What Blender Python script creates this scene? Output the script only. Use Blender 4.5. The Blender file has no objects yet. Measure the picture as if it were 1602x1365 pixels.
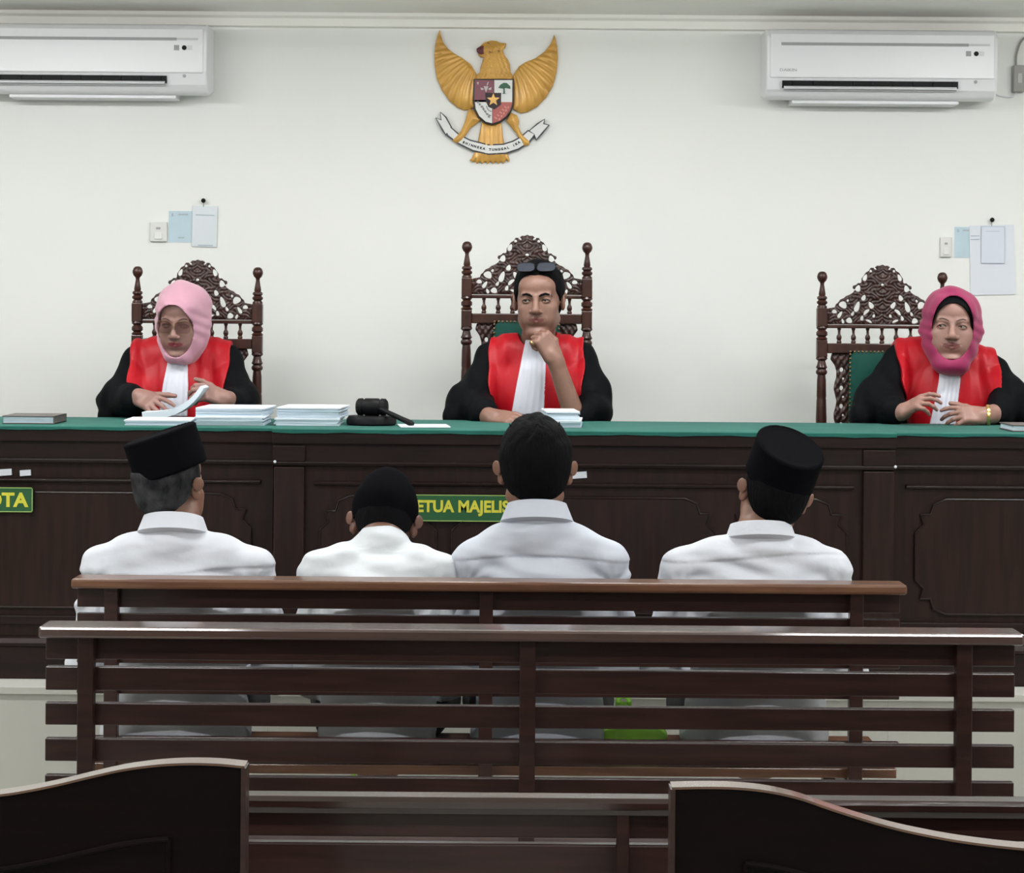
import bpy, bmesh, math, random
import numpy as np
from mathutils import Vector, Matrix
random.seed(7)
SC = bpy.context.scene
COL = SC.collection
PI = math.pi
# ------------------------------------------------------------------ camera
F = 3400.0; HX = 801.0; HY = 493.0; EYE = 1.5; ROLL = math.radians(0.45)
cd = bpy.data.cameras.new('camera'); cam = bpy.data.objects.new('camera', cd); COL.objects.link(cam)
cd.sensor_width = 36.0; cd.lens = F / 1602 * 36.0; cd.shift_y = -(682.5 - HY) / 1602
cd.clip_start = 0.05
cam.matrix_world = Matrix.Translation((0, 0, EYE)) @ Matrix.Rotation(PI / 2, 4, 'X') @ Matrix.Rotation(ROLL, 4, 'Z')
SC.camera = cam
SC.view_settings.view_transform = 'Standard'; SC.view_settings.look = 'None'
SC.view_settings.gamma = 1.0; SC.view_settings.use_curve_mapping = False
SC.view_settings.exposure = 0.0
# ------------------------------------------------------------------ world (the room is closed; faint ambient only)
w = bpy.data.worlds.new('world'); SC.world = w; w.use_nodes = True
w.node_tree.nodes['Background'].inputs[0].default_value = (0.8, 0.85, 1, 1)
w.node_tree.nodes['Background'].inputs[1].default_value = 0.3
# ------------------------------------------------------------------ lamps of the room (ceiling tube lamps: x, y, watts of the bare tube, watts thrown down by its reflector)
CEIL = 2.575
LAMPS = [(-1.9, 6.3, 15, 18), (0.1, 6.3, 15, 18), (2.1, 6.3, 15, 18), (-1.7, 4.4, 12, 26), (1.7, 4.4, 12, 26), (-1.5, 2.2, 12, 28), (1.5, 2.2, 12, 28), (0.1, -0.6, 10, 26)]
for lx, ly, lt, lw in LAMPS:
    ld = bpy.data.lights.new('tube_light', 'AREA'); ld.shape = 'RECTANGLE'; ld.size = 1.2; ld.size_y = 0.12
    ld.energy = lw; ld.color = (0.985, 0.993, 1.0)
    lo = bpy.data.objects.new('tube_light', ld); COL.objects.link(lo); lo.location = (lx, ly, CEIL - 0.112)

def wp(px, py, Y):
    """world point seen at a photo pixel, at distance Y"""
    u = px - HX; v = py - HY
    c, s = math.cos(ROLL), math.sin(ROLL)
    return np.array([(u * c + v * s) * Y / F, Y, EYE - (-u * s + v * c) * Y / F])
# ------------------------------------------------------------------ materials
MATS = {}
def sock(n, *names):
    for k in names:
        if k in n.inputs: return n.inputs[k]
def mat(name, col, rough=0.6, spec=0.5, metal=0.0, bump=0.0, bscale=60, bstretch=(1, 1, 1), var=0.0, vscale=6, coat=0.0,
        sss=0.0, sheen=0.0, col2=None, alpha=1.0, trans=0.0, emit=None, vstretch=(1, 1, 1), crough=0.1):
    if name in MATS: return MATS[name]
    m = bpy.data.materials.new(name); m.use_nodes = True; nt = m.node_tree
    b = nt.nodes['Principled BSDF']
    c = tuple(col) + (1,)
    b.inputs['Base Color'].default_value = c; b.inputs['Roughness'].default_value = rough
    b.inputs['Metallic'].default_value = metal; b.inputs['Specular IOR Level'].default_value = spec
    b.inputs['Coat Weight'].default_value = coat; b.inputs['Coat Roughness'].default_value = crough
    b.inputs['Sheen Weight'].default_value = sheen; b.inputs['Alpha'].default_value = alpha
    b.inputs['Transmission Weight'].default_value = trans
    if sss: 
        b.inputs['Subsurface Weight'].default_value = sss; b.inputs['Subsurface Radius'].default_value = (0.012, 0.005, 0.003)
        b.inputs['Subsurface Scale'].default_value = 1.0
    if emit:
        b.inputs['Emission Color'].default_value = tuple(emit[:3]) + (1,); b.inputs['Emission Strength'].default_value = emit[3]
    tc = nt.nodes.new('ShaderNodeTexCoord')
    def noise(scale, stretch, detail=4):
        mp = nt.nodes.new('ShaderNodeMapping'); mp.inputs['Scale'].default_value = stretch
        nt.links.new(tc.outputs['Object'], mp.inputs['Vector'])
        n = nt.nodes.new('ShaderNodeTexNoise'); n.inputs['Scale'].default_value = scale; n.inputs['Detail'].default_value = detail
        nt.links.new(mp.outputs['Vector'], n.inputs['Vector']); return n
    if var or col2:
        n = noise(vscale, vstretch)
        r = nt.nodes.new('ShaderNodeValToRGB')
        r.color_ramp.elements[0].position = 0.35; r.color_ramp.elements[1].position = 0.65
        c2 = col2 if col2 else tuple(x * (1 - var) for x in col)
        r.color_ramp.elements[0].color = c; r.color_ramp.elements[1].color = tuple(c2) + (1,)
        nt.links.new(n.outputs[0], r.inputs[0]); nt.links.new(r.outputs[0], b.inputs['Base Color'])
    if bump:
        n = noise(bscale, bstretch)
        bm = nt.nodes.new('ShaderNodeBump'); bm.inputs['Strength'].default_value = bump; bm.inputs['Distance'].default_value = 0.01
        nt.links.new(n.outputs[0], bm.inputs['Height']); nt.links.new(bm.outputs[0], b.inputs['Normal'])
    MATS[name] = m; return m
def wood(name, col, col2, rough=0.32, coat=0.25, st=(1, 12, 12), spec=0.3):
    return mat(name, col, rough=rough, col2=col2, vscale=5, vstretch=st, bump=0.05, bscale=8, bstretch=st, coat=coat, spec=spec)
M_bench = wood('bench_wood', (0.038, 0.0155, 0.0125), (0.022, 0.0092, 0.0078))
M_bench1 = wood('front_bench_wood', (0.16, 0.075, 0.042), (0.10, 0.045, 0.026))
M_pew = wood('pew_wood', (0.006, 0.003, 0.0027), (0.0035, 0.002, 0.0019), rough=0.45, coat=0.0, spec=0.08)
M_desk = wood('desk_wood', (0.021, 0.0095, 0.008), (0.012, 0.0062, 0.0055), rough=0.42, coat=0.06, spec=0.2)
M_deskv = wood('desk_wood_upright', (0.027, 0.012, 0.009), (0.016, 0.008, 0.0062), rough=0.42, coat=0.06, spec=0.2, st=(12, 12, 1))
M_chair = wood('chair_wood', (0.050, 0.016, 0.010), (0.028, 0.009, 0.0065), rough=0.38, coat=0.2, st=(10, 10, 1.5))
M_carve = mat('carved_wood', (0.042, 0.015, 0.010), rough=0.45, col2=(0.022, 0.0085, 0.0065), vscale=40, coat=0.1, bump=0.25, bscale=90)
M_wall = mat('wall_paint', (0.83, 0.835, 0.80), rough=0.75, col2=(0.81, 0.82, 0.79), vscale=1.2, bump=0.02, bscale=30)
M_ceil = mat('ceiling_paint', (0.90, 0.885, 0.83), rough=0.9, var=0.04, vscale=2)
M_side = mat('side_wall_paint', (0.84, 0.84, 0.81), rough=0.9, var=0.02, vscale=1)
M_tile = mat('riser_tile', (0.50, 0.50, 0.455), rough=0.35, col2=(0.46, 0.46, 0.42), vscale=4)
M_cloth = mat('teal_cloth', (0.014, 0.118, 0.092), rough=0.75, spec=0.2, var=0.2, vscale=8, sheen=0.05, bump=0.1, bscale=300)
M_black = mat('black_robe', (0.0045, 0.005, 0.0058), rough=0.65, bump=0.15, bscale=50, spec=0.04)
M_red = mat('red_satin', (0.38, 0.0045, 0.011), rough=0.45, bump=0.12, bscale=14, bstretch=(1, 1, 0.3), spec=0.22)
M_white = mat('white_cotton', (0.60, 0.61, 0.68), rough=0.8, bump=0.2, bscale=25)
M_shirt = mat('white_shirt', (0.62, 0.64, 0.69), rough=0.75, bump=0.35, bscale=14, sheen=0.1)
M_shirt2 = mat('bright_white_shirt', (0.64, 0.67, 0.70), rough=0.75, bump=0.35, bscale=14, sheen=0.1)
M_shirt3 = mat('pale_blue_white_shirt', (0.54, 0.57, 0.64), rough=0.75, bump=0.25, bscale=14, sheen=0.1)
M_trouser = mat('black_trousers', (0.012, 0.012, 0.014), rough=0.8, bump=0.1, bscale=50)
M_hair = mat('black_hair', (0.004, 0.004, 0.0048), rough=0.75, spec=0.06, bump=0.6, bscale=90, bstretch=(1, 1, 0.25))
M_hairg = mat('greying_hair', (0.055, 0.056, 0.06), rough=0.8, spec=0.12, col2=(0.012, 0.012, 0.014), vscale=22, bump=0.6, bscale=120, bstretch=(1, 1, 0.25))
M_cap = mat('black_velvet', (0.0035, 0.0035, 0.0048), rough=0.9, spec=0.03, bump=0.1, bscale=200)
M_paper = mat('paper', (0.78, 0.82, 0.88), rough=0.8, var=0.04, vscale=20)
M_papers = mat('paper_edges', (0.66, 0.76, 0.84), rough=0.85, col2=(0.50, 0.60, 0.68), vscale=30, vstretch=(0.3, 0.3, 14), bump=0.3, bscale=40, bstretch=(0.3, 0.3, 20))
M_dark = mat('black_plastic', (0.006, 0.006, 0.007), rough=0.5, spec=0.15)
M_gold = mat('gold_paint', (0.60, 0.33, 0.065), rough=0.42, metal=0.25, col2=(0.50, 0.26, 0.045), vscale=14, coat=0.2)
M_golddk = mat('dark_gold_paint', (0.22, 0.10, 0.025), rough=0.5, metal=0.2)
M_brass = mat('brass', (0.7, 0.5, 0.18), rough=0.25, metal=0.9)
M_ac = mat('ac_plastic', (0.80, 0.80, 0.82), rough=0.35)
M_acg = mat('ac_grey_strip', (0.33, 0.33, 0.34), rough=0.5)
M_grey = mat('grey_plastic', (0.30, 0.29, 0.27), rough=0.5)
M_green = mat('green_sign', (0.012, 0.10, 0.03), rough=0.5)
M_yel = mat('yellow_paint', (0.65, 0.62, 0.05), rough=0.5)
M_greenup = mat('green_upholstery', (0.003, 0.060, 0.044), rough=0.6, spec=0.2, bump=0.15, bscale=40)
M_lip = mat('lips', (0.17, 0.052, 0.048), rough=0.45)
M_lipr = mat('lipstick', (0.20, 0.03, 0.038), rough=0.4)
M_eyew = mat('eye_white', (0.26, 0.24, 0.22), rough=0.25)
M_iris = mat('iris', (0.010, 0.006, 0.004), rough=0.15)
def skin(name, c): c = tuple(q * .70 for q in c); return mat(name, c, rough=0.48, sss=0.15, col2=tuple(x * 0.88 for x in c), vscale=18, bump=0.06, bscale=120)
# ------------------------------------------------------------------ objects and mesh helpers
def tag(o, label=None, cat=None, group=None, kind=None):
    if label: o['label'] = label
    if cat: o['category'] = cat
    if group: o['group'] = group
    if kind: o['kind'] = kind
    return o
def root(name, loc, label, cat, group=None, rz=0.0):
    o = bpy.data.objects.new(name, None); COL.objects.link(o); o.location = loc; o.rotation_euler = (0, 0, rz)
    o.empty_display_size = 0.1
    tag(o, label, cat, group); return o
def mkobj(name, V, Fc, mats, parent=None, smooth=False, mi=None, bevel=0, world=True, sharp=None):
    me = bpy.data.meshes.new(name)
    if isinstance(Fc, np.ndarray) and Fc.ndim == 2:
        V = np.asarray(V, np.float32); k = Fc.shape[1]
        me.vertices.add(len(V)); me.vertices.foreach_set('co', V.ravel())
        me.loops.add(Fc.size); me.loops.foreach_set('vertex_index', Fc.astype(np.int32).ravel())
        me.polygons.add(len(Fc)); me.polygons.foreach_set('loop_start', np.arange(0, Fc.size, k, dtype=np.int32))
        me.update(calc_edges=True); me.validate()
    else:
        me.from_pydata([tuple(map(float, v)) for v in V], [], Fc)
    if not isinstance(mats, (list, tuple)): mats = [mats]
    for m in mats: me.materials.append(m)
    if mi is not None: me.polygons.foreach_set('material_index', np.asarray(mi, np.int32))
    if smooth: me.polygons.foreach_set('use_smooth', np.ones(len(me.polygons), bool))
    me.update()
    o = bpy.data.objects.new(name, me); COL.objects.link(o)
    if parent is not None:
        o.parent = parent
        if world:   # vertices are in world space; parents' transforms are pure translations/rotations
            o.matrix_parent_inverse = wm(parent).inverted()
    if bevel:
        b = o.modifiers.new('bevel', 'BEVEL'); b.width = bevel; b.segments = 2; b.limit_method = 'ANGLE'
    if smooth and sharp:
        pass
    return o
def wm(o):
    m = Matrix.Translation(o.location) @ o.rotation_euler.to_matrix().to_4x4()
    return wm(o.parent) @ o.matrix_parent_inverse @ m if o.parent else m
class MB:
    """collects plain shapes into one mesh"""
    def __init__(s): s.v = []; s.f = []; s.m = []; s.cm = 0
    def raw(s, V, Fc):
        n = len(s.v); s.v += [tuple(map(float, p)) for p in V]; s.f += [tuple(i + n for i in q) for q in Fc]; s.m += [s.cm] * len(Fc); return s
    def box(s, x0, x1, y0, y1, z0, z1):
        V = [(x, y, z) for z in (z0, z1) for y in (y0, y1) for x in (x0, x1)]
        return s.raw(V, [(0, 2, 3, 1), (4, 5, 7, 6), (0, 1, 5, 4), (2, 6, 7, 3), (0, 4, 6, 2), (1, 3, 7, 5)])
    def rbox(s, c, half, R=None):
        R = np.eye(3) if R is None else R
        V = [np.asarray(c) + R @ np.array([x * half[0], y * half[1], z * half[2]]) for z in (-1, 1) for y in (-1, 1) for x in (-1, 1)]
        return s.raw(V, [(0, 2, 3, 1), (4, 5, 7, 6), (0, 1, 5, 4), (2, 6, 7, 3), (0, 4, 6, 2), (1, 3, 7, 5)])
    def lathe(s, prof, c=(0, 0, 0), n=20, R=None):
        R = np.eye(3) if R is None else R
        V = []; Fc = []
        for r, z in prof:
            for i in range(n):
                a = 2 * PI * i / n; V.append(np.asarray(c) + R @ np.array([r * math.cos(a), r * math.sin(a), z]))
        for j in range(len(prof) - 1):
            for i in range(n):
                k = (i + 1) % n; Fc.append((j * n + i, j * n + k, (j + 1) * n + k, (j + 1) * n + i))
        Fc.append(tuple(range(n - 1, -1, -1))); Fc.append(tuple((len(prof) - 1) * n + i for i in range(n)))
        return s.raw(V, Fc)
    def tube(s, pts, r, n=8, flat=1.0):
        pts = [np.asarray(p, float) for p in pts]; m = len(pts)
        rs = r if hasattr(r, '__len__') else [r] * m
        V = []; Fc = []; up = np.array([0.0, 1.0, 0.03])
        for i, p in enumerate(pts):
            t = pts[min(i + 1, m - 1)] - pts[max(i - 1, 0)]; t /= (np.linalg.norm(t) + 1e-9)
            a = np.cross(t, up); 
            if np.linalg.norm(a) < 0.05: a = np.cross(t, np.array([1.0, 0, 0.1]))
            a /= np.linalg.norm(a); b = np.cross(t, a)
            for k in range(n):
                q = 2 * PI * k / n; V.append(p + rs[i] * (math.cos(q) * a + flat * math.sin(q) * b))
        for j in range(m - 1):
            for i in range(n):
                k = (i + 1) % n; Fc.append((j * n + i, j * n + k, (j + 1) * n + k, (j + 1) * n + i))
        Fc.append(tuple(range(n - 1, -1, -1))); Fc.append(tuple((m - 1) * n + i for i in range(n)))
        return s.raw(V, Fc)
    def prism(s, poly, y0, y1):
        """poly: (x,z) outline, extruded along y"""
        n = len(poly); V = [(x, y0, z) for x, z in poly] + [(x, y1, z) for x, z in poly]
        Fc = [tuple(range(n)), tuple(range(2 * n - 1, n - 1, -1))] + [(i, i + n, (i + 1) % n + n, (i + 1) % n) for i in range(n)]
        return s.raw(V, Fc)
    def prismx(s, poly, x0, x1):
        """poly: (y,z) outline, extruded along x"""
        n = len(poly); V = [(x0, y, z) for y, z in poly] + [(x1, y, z) for y, z in poly]
        Fc = [tuple(range(n)), tuple(range(2 * n - 1, n - 1, -1))] + [(i, i + n, (i + 1) % n + n, (i + 1) % n) for i in range(n)]
        return s.raw(V, Fc)
    def build(s, name, mats, parent=None, bevel=0.0, smooth=False, local=False):
        o = mkobj(name, s.v, s.f, mats, parent, mi=s.m, bevel=bevel, world=not local)
        bm = bmesh.new(); bm.from_mesh(o.data); bmesh.ops.recalc_face_normals(bm, faces=bm.faces); bm.to_mesh(o.data); bm.free()
        if smooth:
            for p in o.data.polygons: p.use_smooth = True
            o.data.set_sharp_from_angle(angle=math.radians(40))
        return o
def text_mesh(name, body, size, matr, loc, parent, extr=0.0008, R=None, bold=0.0, sx=1.0, align='CENTER', yc=True):
    c = bpy.data.curves.new(name, 'FONT'); c.body = body; c.size = size; c.align_x = align
    c.align_y = 'CENTER' if yc else 'BOTTOM_BASELINE'
    c.extrude = extr; c.offset = bold; c.resolution_u = 3
    t = bpy.data.objects.new(name, c); COL.objects.link(t)
    dg = bpy.context.evaluated_depsgraph_get(); me = bpy.data.meshes.new_from_object(t.evaluated_get(dg))
    bpy.data.objects.remove(t); 
    me.materials.clear(); me.materials.append(matr)
    R = Matrix.Rotation(PI / 2, 4, 'X') if R is None else R
    me.transform(Matrix.Translation(loc) @ R @ Matrix.Diagonal((sx, 1, 1, 1)))
    o = bpy.data.objects.new(name, me); COL.objects.link(o)
    if parent is not None: o.parent = parent; o.matrix_parent_inverse = wm(parent).inverted()
    return o
# ------------------------------------------------------------------ smooth solid modelling (distance fields -> surface)
def rotx(a): c, s = math.cos(a), math.sin(a); return np.array([[1, 0, 0], [0, c, -s], [0, s, c]])
def roty(a): c, s = math.cos(a), math.sin(a); return np.array([[c, 0, s], [0, 1, 0], [-s, 0, c]])
def rotz(a): c, s = math.cos(a), math.sin(a); return np.array([[c, -s, 0], [s, c, 0], [0, 0, 1]])
class Ell:
    def __init__(s, c, r, R=None):
        s.c = np.asarray(c, float); s.r = np.asarray(r, float) if hasattr(r, '__len__') else np.array([r] * 3, float); s.R = np.eye(3) if R is None else R
    def T(s, R, t, k=1.0): return Ell(R @ s.c * k + t, s.r * k, R @ s.R)
    def grow(s, g): return Ell(s.c, s.r + g, s.R)
    def bb(s): m = s.r.max(); return s.c - m, s.c + m
    def d(s, X, Y, Z):
        x, y, z = X - s.c[0], Y - s.c[1], Z - s.c[2]; R = s.R
        a = (R[0, 0] * x + R[1, 0] * y + R[2, 0] * z) / s.r[0]; b = (R[0, 1] * x + R[1, 1] * y + R[2, 1] * z) / s.r[1]; c = (R[0, 2] * x + R[1, 2] * y + R[2, 2] * z) / s.r[2]
        k0 = np.sqrt(a * a + b * b + c * c); k1 = np.sqrt((a / s.r[0]) ** 2 + (b / s.r[1]) ** 2 + (c / s.r[2]) ** 2)
        return k0 * (k0 - 1) / np.maximum(k1, 1e-6)
class Cone:
    def __init__(s, a, b, ra, rb=None):
        s.a = np.asarray(a, float); s.b = np.asarray(b, float); s.ra = ra; s.rb = ra if rb is None else rb
    def T(s, R, t, k=1.0): return Cone(R @ s.a * k + t, R @ s.b * k + t, s.ra * k, s.rb * k)
    def grow(s, g): return Cone(s.a, s.b, s.ra + g, s.rb + g)
    def bb(s): m = max(s.ra, s.rb); return np.minimum(s.a, s.b) - m, np.maximum(s.a, s.b) + m
    def d(s, X, Y, Z):
        ba = s.b - s.a; L = ba @ ba + 1e-12; x, y, z = X - s.a[0], Y - s.a[1], Z - s.a[2]
        t = np.clip((x * ba[0] + y * ba[1] + z * ba[2]) / L, 0, 1)
        return np.sqrt((x - t * ba[0]) ** 2 + (y - t * ba[1]) ** 2 + (z - t * ba[2]) ** 2) - (s.ra + (s.rb - s.ra) * t)
class Bx:
    def __init__(s, c, h, rd=0.0, R=None): s.c = np.asarray(c, float); s.h = np.asarray(h, float); s.rd = rd; s.R = np.eye(3) if R is None else R
    def T(s, R, t, k=1.0): return Bx(R @ s.c * k + t, s.h * k, s.rd * k, R @ s.R)
    def grow(s, g): return Bx(s.c, s.h + g, s.rd + g, s.R)
    def bb(s): m = np.linalg.norm(s.h); return s.c - m, s.c + m
    def d(s, X, Y, Z):
        x, y, z = X - s.c[0], Y - s.c[1], Z - s.c[2]; R = s.R
        q = [np.abs(R[0, i] * x + R[1, i] * y + R[2, i] * z) - (s.h[i] - s.rd) for i in range(3)]
        return np.sqrt(sum(np.maximum(k, 0) ** 2 for k in q)) + np.minimum(np.maximum(np.maximum(q[0], q[1]), q[2]), 0) - s.rd
class Ecyl:
    """elliptic cylinder along local z, optional taper"""
    def __init__(s, c, rx, ry, h, rd=0.005, R=None, taper=0.0): s.c = np.asarray(c, float); s.p = (rx, ry, h, rd, taper); s.R = np.eye(3) if R is None else R
    def T(s, R, t, k=1.0): rx, ry, h, rd, tp = s.p; return Ecyl(R @ s.c * k + t, rx * k, ry * k, h * k, rd * k, R @ s.R, tp)
    def grow(s, g): rx, ry, h, rd, tp = s.p; return Ecyl(s.c, rx + g, ry + g, h + g, rd, s.R, tp)
    def bb(s): m = math.hypot(max(s.p[:2]), s.p[2]) * 1.05; return s.c - m, s.c + m
    def d(s, X, Y, Z):
        rx, ry, h, rd, tp = s.p; x, y, z = X - s.c[0], Y - s.c[1], Z - s.c[2]; R = s.R
        a, b, c = (R[0, i] * x + R[1, i] * y + R[2, i] * z for i in range(3))
        k = 1 - tp * (c / h); rho = np.sqrt((a / rx) ** 2 + (b / ry) ** 2) / k
        dr = (rho - 1) * min(rx, ry) + rd; dz = np.abs(c) - h + rd
        return np.sqrt(np.maximum(dr, 0) ** 2 + np.maximum(dz, 0) ** 2) + np.minimum(np.maximum(dr, dz), 0) - rd
def A(p, k=0.01): return (1, p, k)
def S(p, k=0.004): return (-1, p, k)
def TT(ops, R, t, k=1.0): return [(a, p.T(R, np.asarray(t, float), k), kk * k) for a, p, kk in ops]
def GR(ops, g): return [(a, p.grow(g), kk) for a, p, kk in ops if a > 0]
def smin(a, b, k):
    h = np.clip(0.5 + 0.5 * (b - a) / k, 0, 1); return b + (a - b) * h - k * h * (1 - h)
BIG = 0.08
def ev(ops, X, Y, Z):
    D = np.full(np.broadcast(X, Y, Z).shape, BIG)
    for a, p, k in ops:
        d = p.d(X, Y, Z)
        D = smin(D, d, k) if a > 0 else -smin(-D, d, k)
    return D
def surf_y(ops, x, z, y0=-0.2, y1=0.1):
    ys = np.linspace(y0, y1, 400); D = ev(ops, np.full(400, x), ys, np.full(400, z)); i = np.argmax(D < 0); return ys[i]
def field(ops, h, lo=None, hi=None, pad=0.0):
    if lo is None:
        bbs = [p.bb() for a, p, k in ops if a > 0]
        lo = np.min([b[0] for b in bbs], 0) - 2.5 * h - pad; hi = np.max([b[1] for b in bbs], 0) + 2.5 * h + pad
    ax = [np.arange(lo[i], hi[i] + h, h) for i in range(3)]
    D = np.full([len(a) for a in ax], BIG)
    for a, p, k in ops:
        b0, b1 = p.bb(); m = max(0.035, k + 0.01) + pad
        sl = tuple(slice(max(0, int(np.searchsorted(ax[i], b0[i] - m))), int(np.searchsorted(ax[i], b1[i] + m))) for i in range(3))
        if any(s.stop <= s.start for s in sl): continue
        X, Y, Z = ax[0][sl[0]][:, None, None], ax[1][sl[1]][None, :, None], ax[2][sl[2]][None, None, :]
        d = p.d(X, Y, Z)
        D[sl] = smin(D[sl], d, k) if a > 0 else -smin(-D[sl], d, k)
    return D, ax
def nets(D, ax, smooth=1):
    D = D.copy(); 
    for i in range(3):
        s = [slice(None)] * 3
        for e in (0, -1): s[i] = e; D[tuple(s)] = np.maximum(D[tuple(s)], 1e-4)
    ins = D < 0; nx, ny, nz = D.shape
    c = np.zeros((nx - 1, ny - 1, nz - 1), np.uint8)
    for i in (0, 1):
        for j in (0, 1):
            for k in (0, 1): c += ins[i:nx - 1 + i, j:ny - 1 + j, k:nz - 1 + k]
    act = (c > 0) & (c < 8); I = np.argwhere(act); n = len(I)
    if n == 0: return np.zeros((0, 3)), np.zeros((0, 4), int)
    idx = np.full(act.shape, -1, np.int64); idx[act] = np.arange(n)
    P = np.zeros((n, 3)); C = np.zeros(n)
    cor = [(i, j, k) for i in (0, 1) for j in (0, 1) for k in (0, 1)]
    for a in cor:
        for d in range(3):
            if a[d]: continue
            b = list(a); b[d] = 1
            va = D[I[:, 0] + a[0], I[:, 1] + a[1], I[:, 2] + a[2]]; vb = D[I[:, 0] + b[0], I[:, 1] + b[1], I[:, 2] + b[2]]
            m = (va < 0) != (vb < 0); t = np.where(m, va / np.where(m, va - vb, 1), 0)
            q = np.tile(np.array(a, float), (n, 1)); q[:, d] = t; P[m] += q[m]; C[m] += 1
    P = P / C[:, None] + I
    h = ax[0][1] - ax[0][0]
    V = P * h + np.array([ax[0][0], ax[1][0], ax[2][0]])
    Q = []
    for d in range(3):
        e, f = (d + 1) % 3, (d + 2) % 3
        s0 = [slice(None)] * 3; s1 = [slice(None)] * 3; s0[d] = slice(0, -1); s1[d] = slice(1, None)
        ch = ins[tuple(s0)] != ins[tuple(s1)]; J = np.argwhere(ch)
        J = J[(J[:, e] > 0) & (J[:, f] > 0) & (J[:, e] < D.shape[e] - 1) & (J[:, f] < D.shape[f] - 1)]
        if len(J) == 0: continue
        first = ins[J[:, 0], J[:, 1], J[:, 2]]
        def g(de, df): K = J.copy(); K[:, e] -= de; K[:, f] -= df; return idx[K[:, 0], K[:, 1], K[:, 2]]
        q = np.stack([g(1, 1), g(0, 1), g(0, 0), g(1, 0)], 1)
        q[~first] = q[~first][:, ::-1]; Q.append(q)
    Q = np.concatenate(Q); Q = Q[(Q >= 0).all(1)]
    for _ in range(smooth):
        acc = np.zeros_like(V); cnt = np.zeros(len(V))
        for i in range(4):
            np.add.at(acc, Q[:, i], V[Q[:, (i + 1) % 4]]); np.add.at(cnt, Q[:, i], 1)
            np.add.at(acc, Q[:, i], V[Q[:, (i + 3) % 4]]); np.add.at(cnt, Q[:, i], 1)
        V = V * 0.5 + 0.5 * acc / np.maximum(cnt, 1)[:, None]
    return V, Q
def solid(name, pieces, mats, parent, post=None, mif=None, smooth=1):
    """pieces: list of (ops, voxel). post(D,X,Y,Z) may shape the field. mif(centers)->material index"""
    VS = []; QS = []; n = 0
    for pc in pieces:
        ops, h = pc[:2]; bd = pc[2] if len(pc) > 2 else (None, None)
        D, ax = field(ops, h, *bd)
        if post: D = post(D, ax[0][:, None, None], ax[1][None, :, None], ax[2][None, None, :])
        V, Q = nets(D, ax, smooth); VS.append(V); QS.append(Q + n); n += len(V)
    V = np.concatenate(VS); Q = np.concatenate(QS)
    mi = mif(V[Q].mean(1)) if mif else None
    return mkobj(name, V, Q, mats, parent, smooth=True, mi=mi)
def wav(X, Y, Z, f, seed=0):
    """cheap smooth noise in about [-1,1]"""
    r = np.random.RandomState(seed); o = 0
    fx, fy, fz = f
    for i in range(5):
        a = r.uniform(-1, 1, 3); ph = r.uniform(0, 6.28, 3); s = 0.6 + 0.35 * i
        o = o + np.sin(s * fx * X + a[0] * fz * Z + ph[0] + 1.2 * np.sin(fz * Z * s + ph[1]) + a[2] * fy * Y) * (0.5 if i > 1 else 0.8)
    return o / 3.0
def bez(pts, n=8):
    """catmull-rom through points"""
    pts = [np.asarray(p, float) for p in pts]; P = [2 * pts[0] - pts[1]] + pts + [2 * pts[-1] - pts[-2]]; out = []
    for i in range(1, len(P) - 2):
        for k in range(n):
            t = k / n; a, b, c, d = P[i - 1:i + 3]
            out.append(0.5 * ((2 * b) + (c - a) * t + (2 * a - 5 * b + 4 * c - d) * t * t + (3 * b - a - 3 * c + d) * t ** 3))
    out.append(P[-2]); return out
def poly_sd(poly, X, Z):
    """signed distance to a 2-D polygon"""
    P = np.asarray(poly, float); n = len(P); d = np.full(np.broadcast(X, Z).shape, 1e9); ins = np.zeros(d.shape, bool)
    for i in range(n):
        a = P[i]; b = P[(i + 1) % n]; e = b - a; wx = X - a[0]; wz = Z - a[1]
        t = np.clip((wx * e[0] + wz * e[1]) / (e @ e + 1e-12), 0, 1)
        d = np.minimum(d, (wx - t * e[0]) ** 2 + (wz - t * e[1]) ** 2)
        c = ((a[1] > Z) != (b[1] > Z)) & (X < (b[0] - a[0]) * (Z - a[1]) / (b[1] - a[1] + 1e-15) + a[0]); ins ^= c
    d = np.sqrt(d); return np.where(ins, -d, d)
def relief(name, poly, yb, thick, mats, parent, h=0.002, edge=0.5, hf=None, holes=None, both=False, smooth=1):
    """flat-backed carved slab: outline poly in (x,z), back at y=yb, bulging toward -y"""
    P = np.asarray(poly); lo = P.min(0) - 3 * h; hi = P.max(0) + 3 * h
    xs = np.arange(lo[0], hi[0] + h, h); zs = np.arange(lo[1], hi[1] + h, h)
    tt = thick * 1.6
    ys = np.arange(yb - tt - 3 * h, yb + (tt if both else 0) + 3 * h, h)
    X2, Z2 = np.meshgrid(xs, zs, indexing='ij'); sd = poly_sd(poly, X2, Z2)
    if holes is not None: sd = np.maximum(sd, -holes(X2, Z2))
    H = thick * (1 - edge * np.exp(-np.maximum(-sd, 0) / (thick * 1.2)))
    if hf is not None: H = H + hf(X2, Z2, sd)
    Y = ys[None, :, None]
    D = np.maximum(sd[:, None, :], (yb - H)[:, None, :] - Y)
    D = np.maximum(D, (Y - yb) if not both else Y - (yb + H)[:, None, :])
    V, Q = nets(D, [xs, ys, zs], smooth)
    return mkobj(name, V, Q, mats, parent, smooth=True)
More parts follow.
